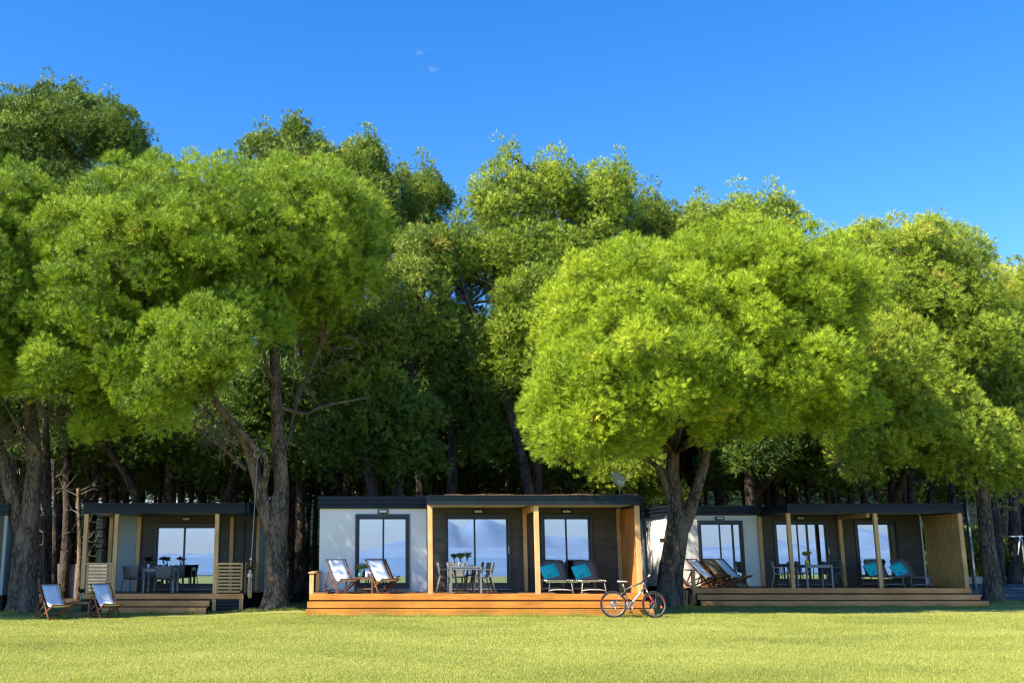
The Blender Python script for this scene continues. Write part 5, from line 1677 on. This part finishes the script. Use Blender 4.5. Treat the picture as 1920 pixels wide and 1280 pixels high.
tall('pine whose thin spires stick up behind the great forked pine', 560, 42, [(490, 290, 42, 38, 40, 1.6), (548, 275, 42, 30, 42, 1.4), (600, 310, 42, 50, 45, 1.8), (560, 350, 42, 100, 70, 3)], 'needles_tall_pine', 52, nl=16, lobe=.45)
tall('pine with a narrow top right of the great forked crown', 690, 43, [(685, 320, 43, 46, 55, 2), (650, 300, 43, 28, 30, 1.2), (700, 400, 43, 60, 70, 2.5), (730, 470, 43, 55, 60, 2.2)], 'needles_tall_pine', 53, nl=18, lobe=.55)
tall('darker pine in the dip between the tall tops', 790, 45, [(800, 385, 45, 46, 52, 2.4), (755, 370, 45.4, 32, 40, 1.8), (780, 440, 45, 60, 50, 2.4)], 'needles_tall_pine', 54, nl=18, lobe=.6)
tall('tall olive pine with a broad two lobed top at the centre', 1010, 40.5, [(950, 400, 41, 78, 95, 3.2), (1035, 370, 41, 50, 80, 2.4), (1130, 390, 41, 66, 78, 2.8), (900, 500, 40, 60, 62, 2.2), (1000, 500, 40, 95, 80, 2.8), (1100, 480, 41, 80, 70, 2.6), (1160, 400, 42, 34, 70, 1.8), (860, 520, 40, 50, 50, 1.8)], 'needles_olive_pine', 55, nl=45, r=.3, tone0=.38)
tall('olive pine below the broad two lobed top, left of the bright leaning pine', 1000, 38.6, [(850, 500, 40, 60, 62, 2.2), (1000, 570, 38.6, 90, 62, 2.2), (960, 640, 38.6, 70, 70, 2), (1040, 540, 38.4, 50, 45, 1.5), (930, 700, 39, 60, 60, 2)], 'needles_olive_pine', 56, nl=22, tone0=.32)
tall('small topped pine showing between the centre pine and the leaning pine', 1225, 44, [(1225, 430, 44, 42, 52, 2), (1255, 470, 44, 50, 50, 2.2), (1190, 500, 43, 50, 60, 2)], 'needles_tall_pine', 57, nl=14)
tall('yellowish pine peeping over the top of the leaning pine', 1420, 43, [(1375, 430, 43, 50, 52, 2.2), (1450, 430, 43, 52, 50, 2.2), (1300, 440, 43, 60, 45, 2.4), (1420, 490, 43, 110, 60, 3)], 'needles_olive_pine', 58, nl=20)
# shaded pines between the two great crowns
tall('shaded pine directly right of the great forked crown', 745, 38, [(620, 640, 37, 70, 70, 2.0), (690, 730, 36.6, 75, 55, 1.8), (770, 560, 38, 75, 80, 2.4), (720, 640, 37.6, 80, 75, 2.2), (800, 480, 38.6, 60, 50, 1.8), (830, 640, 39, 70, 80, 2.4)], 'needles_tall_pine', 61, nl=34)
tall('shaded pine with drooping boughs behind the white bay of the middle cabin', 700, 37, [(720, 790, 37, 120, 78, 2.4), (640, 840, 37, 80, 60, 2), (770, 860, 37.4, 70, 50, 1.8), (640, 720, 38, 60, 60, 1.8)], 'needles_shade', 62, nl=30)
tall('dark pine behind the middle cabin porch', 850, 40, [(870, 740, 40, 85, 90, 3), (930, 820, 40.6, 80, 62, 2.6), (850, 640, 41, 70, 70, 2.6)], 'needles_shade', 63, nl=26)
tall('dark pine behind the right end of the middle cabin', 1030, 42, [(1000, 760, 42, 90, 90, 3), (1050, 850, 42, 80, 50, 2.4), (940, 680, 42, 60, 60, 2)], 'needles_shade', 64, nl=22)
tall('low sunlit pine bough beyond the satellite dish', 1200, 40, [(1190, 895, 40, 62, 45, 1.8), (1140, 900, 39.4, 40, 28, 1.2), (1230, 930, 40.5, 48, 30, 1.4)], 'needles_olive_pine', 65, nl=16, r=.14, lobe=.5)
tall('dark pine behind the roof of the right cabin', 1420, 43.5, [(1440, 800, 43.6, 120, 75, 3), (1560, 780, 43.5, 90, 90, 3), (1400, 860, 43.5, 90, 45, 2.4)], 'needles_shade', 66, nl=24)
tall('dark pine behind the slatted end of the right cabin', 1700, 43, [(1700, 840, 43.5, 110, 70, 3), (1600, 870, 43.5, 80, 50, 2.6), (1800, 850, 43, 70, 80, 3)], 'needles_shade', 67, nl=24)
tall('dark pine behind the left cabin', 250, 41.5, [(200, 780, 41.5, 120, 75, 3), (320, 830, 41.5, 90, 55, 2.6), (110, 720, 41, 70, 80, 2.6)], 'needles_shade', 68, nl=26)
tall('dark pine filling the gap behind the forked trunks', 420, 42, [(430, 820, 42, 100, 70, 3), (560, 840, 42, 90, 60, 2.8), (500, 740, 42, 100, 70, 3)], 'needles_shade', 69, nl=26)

# deep wood: repeated trees with shared crown meshes
def deep_wood():
    rn = random.Random(77)
    protos = []
    for k in range(3):
        rg = random.Random(500 + k)
        t = thing('wood_pine', '', 'tree')
        mb = MB()
        hgt = 11.5
        pts = [(0, 0, -.15), (rg.uniform(-.15, .15), 0, 3), (rg.uniform(-.3, .3), rg.uniform(-.3, .3), 7), (rg.uniform(-.4, .4), 0, hgt)]
        tube_tree(mb, pts, [.22, .19, .15, .05], 8, k, .3)
        for i in range(26):
            z = rg.uniform(2.2, 8)
            a = rg.uniform(0, 6.28); l = rg.uniform(.6, 2.2)
            mb.tube([(0, 0, z), (math.cos(a) * l * .5, math.sin(a) * l * .5, z + .1), (math.cos(a) * l, math.sin(a) * l, z + rg.uniform(-.5, .4))], [.03, .018, .006], 4, False)
        build(mb, 'trunk', 'bark_wood', t)
        es = [((rg.uniform(-1.4, 1.4), rg.uniform(-1.4, 1.4), rg.uniform(6.5, 11)), (rg.uniform(1.5, 2.4), rg.uniform(1.5, 2.4), rg.uniform(1.1, 1.9))) for _ in range(6)]
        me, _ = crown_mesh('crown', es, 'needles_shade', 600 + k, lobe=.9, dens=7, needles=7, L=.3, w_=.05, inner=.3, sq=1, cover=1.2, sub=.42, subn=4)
        o = bpy.data.objects.new('crown', me); COL.objects.link(o); o.parent = t
        protos.append(t)
    used = {}
    spots = []
    for row, Y in enumerate((46, 49, 52.5, 56.5, 61, 66, 72, 80, 90)):
        x0, x1 = -0.42 * Y - 3, 0.63 * Y + 3
        n = int((x1 - x0) / 3.6)
        for i in range(n):
            x = x0 + (x1 - x0) * (i + .5 * (row % 2) + rn.uniform(.1, .6)) / n
            if x > .53 * Y and Y < 64: continue
            spots.append((x, Y + rn.uniform(-1.3, 1.3), rn.uniform(.85, 1.08) * (1 if Y < 60 else 1.05)))
    for i, (x, y, s) in enumerate(spots):
        pr = protos[i % 3]
        o = place(pr, used, (x, y, ground_z(x, y)), rn.uniform(0, 6.28), 'dark pine standing in the deep shade of the wood behind the cabins', 'pines of the wood behind the cabins')
        q = rn.uniform(.75, 1.3)
        o.scale = (q, q, s)
deep_wood()

# low shrubs under the far trees
def shrubs():
    rn = random.Random(5)
    t = thing('understorey_shrub', '', 'shrub')
    es = [((rn.uniform(-1, 1), rn.uniform(-.6, .6), rn.uniform(.5, 1.4)), (rn.uniform(.8, 1.3), .9, rn.uniform(.6, 1.0))) for _ in range(4)]
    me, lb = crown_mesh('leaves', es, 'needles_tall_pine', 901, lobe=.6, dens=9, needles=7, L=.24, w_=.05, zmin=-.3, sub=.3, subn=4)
    o = bpy.data.objects.new('leaves', me); COL.objects.link(o); o.parent = t
    mb = MB()
    for i in range(7): mb.tube([(0, 0, -.1), (rn.uniform(-.4, .4), rn.uniform(-.3, .3), .6), (rn.uniform(-1, 1), rn.uniform(-.6, .6), 1.3)], [.04, .03, .01], 5)
    build(mb, 'stems', 'bark_wood', t)
    us = {}
    for i in range(46):
        y = rn.uniform(63, 104); x = rn.uniform(-.42 * y, .66 * y) if i % 2 else rn.uniform(.38 * y, .66 * y)
        o = place(t, us, (x, y, 0), rn.uniform(0, 6.28), 'low green shrub growing under the far pines beyond the road', 'shrubs under the far pines')
        q = rn.uniform(.8, 1.7); o.scale = (q, q, q * rn.uniform(.7, 1.3))
shrubs()
# slender sunlit trunks at the edge of the wood
def slim(label, px, Y, pytop, r, m='bark_tan', lean=0, bits=10):
    b = gbase(px, Y)
    top = at(px + lean, pytop, Y)
    t = thing('slender_pine', label, 'tree', b)
    mb = MB()
    mid = Vector(b).lerp(top, .5) + Vector((.08, 0, 0))
    tube_tree(mb, [b, tuple(mid), tuple(top)], [r, r * .85, r * .6], 10, px, .2)
    build(mb, 'trunk', m, t)
    rn = random.Random(px)
    for i in range(bits):
        mb = MB()
        p = Vector(b).lerp(top, rn.uniform(.35, 1))
        s = rn.choice((-1, 1)); l = rn.uniform(.4, 1.3)
        q = p + Vector((s * l * .5, rn.gauss(0, .2), l * .25)); e = p + Vector((s * l * .75, rn.gauss(0, .2), l * .8))
        mb.tube([p, q, e], [.03, .018, .006], 5, False)
        mb.tube([q, q + Vector((s * .25, 0, -.05)), q + Vector((s * .4, 0, .2))], [.014, .01, .003], 4, False)
        build(mb, 'branch', 'twig', t)
    return t
slim('slender pale trunk catching sun left of the left cabin', 146, 42, 915, .12)
slim('thin dead trunk right of the forked trunk at the left edge', 100, 39, 860, .12, 'bark_wood')
slim('dark trunk beside the forked pine, left of the left cabin', 88, 37.5, 700, .17, 'bark_wood', -6, 6)
slim('tan sunlit trunk beyond the road at the right edge', 1893, 66, 960, .30, 'bark_tan', -12, 4)
slim('dark trunk right of the tan trunk beyond the road', 1906, 62, 900, .42, 'bark_wood', -6, 4)
slim('dark trunk left of the tan trunk beyond the road', 1878, 58, 900, .34, 'bark_wood', -20, 4)

# orange autumn sprays hanging over the road
def spray(px, py, Y, r, seed, label, m):
    c = at(px, py, Y)
    t = thing('leafy_bough', label, 'branch', tuple(c))
    mb = MB(); leaves(mb, c, r, 70, seed, .13, 0, 1.2)
    build(mb, 'leaves', m, t)
    mb = MB(); mb.tube([tuple(c), tuple(c + Vector((-.2, 1, 1.2))), tuple(c + Vector((0, 3, 3.5)))], [.015, .03, .06], 5); build(mb, 'branch', 'bark_wood', t)
spray(1877, 958, 46, .34, 3, 'bough of orange leaves hanging left over the road', 'leaf_orange')
spray(1896, 961, 46, .24, 4, 'bough of orange leaves hanging right over the road', 'leaf_orange')

# kerb, wall, pole, sign by the road; low wall at left
mb = MB()
for i in range(30): mb.bbox(19.5 + i * 1.2, 19.5 + i * 1.2 + 1.19, 62.1, 62.5, -.1, .42, .02)
tag(build(mb, 'stone_kerb', 'kerb_stone'), 'pale sunlit stone kerb along the far side of the road', 'kerb')
mb = MB()
cx_ = X_(1829, 1090, 43)
mb.tube([(cx_, 43, -.05), (cx_, 43, .5), (cx_ , 43, 6.2)], [.075, .05, .035], 10)
tag(build(mb, 'lamp_pole', 'pole_paint'), 'slender grey pole standing behind the right cabin corner', 'pole')
t = thing('signpost', 'small pale T shaped post by the right picture edge', 'post', tuple(at(1912, 1075, 52)))
q = at(1905, 1005, 52)
mb = MB(); mb.bbox(q.x - .35, q.x + .35, 51.97, 52.03, q.z - .03, q.z + .03); build(mb, 'cross_bar', 'bike_white', t)
mb = MB(); mb.tube([(q.x + .2, 52, q.z), (q.x + .0, 52, q.z - .9)], .03, 6); build(mb, 'strut', 'bike_white', t)
mb = MB(); mb.tube([(q.x + .3, 52.05, 0), (q.x + .3, 52.05, q.z + .05)], .035, 6); build(mb, 'post', 'pole_paint', t)
mb = MB()
a, b = X_(98, 1070, 44), X_(152, 1070, 44)
mb.bbox(a, b + 5, 44, 44.3, -.2, Z_(1057, 44), .02)
tag(build(mb, 'garden_wall', 'concrete'), 'low grey concrete wall behind the left cabin', 'wall')

# rope swing hanging from the forked pine
t = thing('rope_swing', 'pale climbing rope with a frayed knot hanging from the forked pine', 'rope', P(481, 858, 31.6))
YR = 31.6
top, mid, kn, bot = at(483, 850, YR), at(475, 990, YR), at(470, 1060, YR), at(469, 1118, YR)
mb = MB(); mb.tube([top, mid, kn], .013, 8)
Mr = Matrix.Translation(at(481, 848, YR + .12)) @ Matrix.Rotation(R(35), 4, 'Y') @ Matrix.Rotation(R(90), 4, 'X')
mb.torus(.13, .02, 20, 6, Matrix.Translation(at(482, 850, YR + .1)) @ Matrix.Rotation(R(60), 4, 'Z'))
build(mb, 'rope', 'rope_hemp', t)
mb = MB()
k2 = at(469, 1078, YR)
mb.lathe([(.02, .16), (.05, .12), (.035, .08), (.075, .03), (.08, -.04), (.05, -.08)], 12, Matrix.Translation(k2))
build(mb, 'knot', 'rope_hemp', t)
mb = MB()
mb.lathe([(.025, .05), (.045, .03), (.03, -.01)], 10, Matrix.Translation(at(470.5, 1049, YR)))
build(mb, 'knot', 'rope_hemp', t)
mb = MB()
rn = random.Random(8)
for i in range(14):
    a_ = rn.uniform(0, 6.28); rr = rn.uniform(.02, .07)
    mb.tube([k2 + Vector((math.cos(a_) * .04, math.sin(a_) * .04, -.04)), k2 + Vector((math.cos(a_) * rr, math.sin(a_) * rr, -.3)), k2 + Vector((math.cos(a_) * rr * 1.1, math.sin(a_) * rr, rn.uniform(-.68, -.5)))], [.014, .013, .009], 5)
build(mb, 'frayed_end', 'rope_hemp', t)
# cable
mb = MB(); mb.tube([P(544, 938, 32.6), P(570, 943, 32.2), P(598, 946, 31.8)], .006, 4)
tag(build(mb, 'cable', 'black_plastic'), 'thin black cable between the forked pine and the middle cabin', 'cable')

print('polys', sum(len(m.polygons) for m in bpy.data.meshes), 'objects', len(COL.objects))
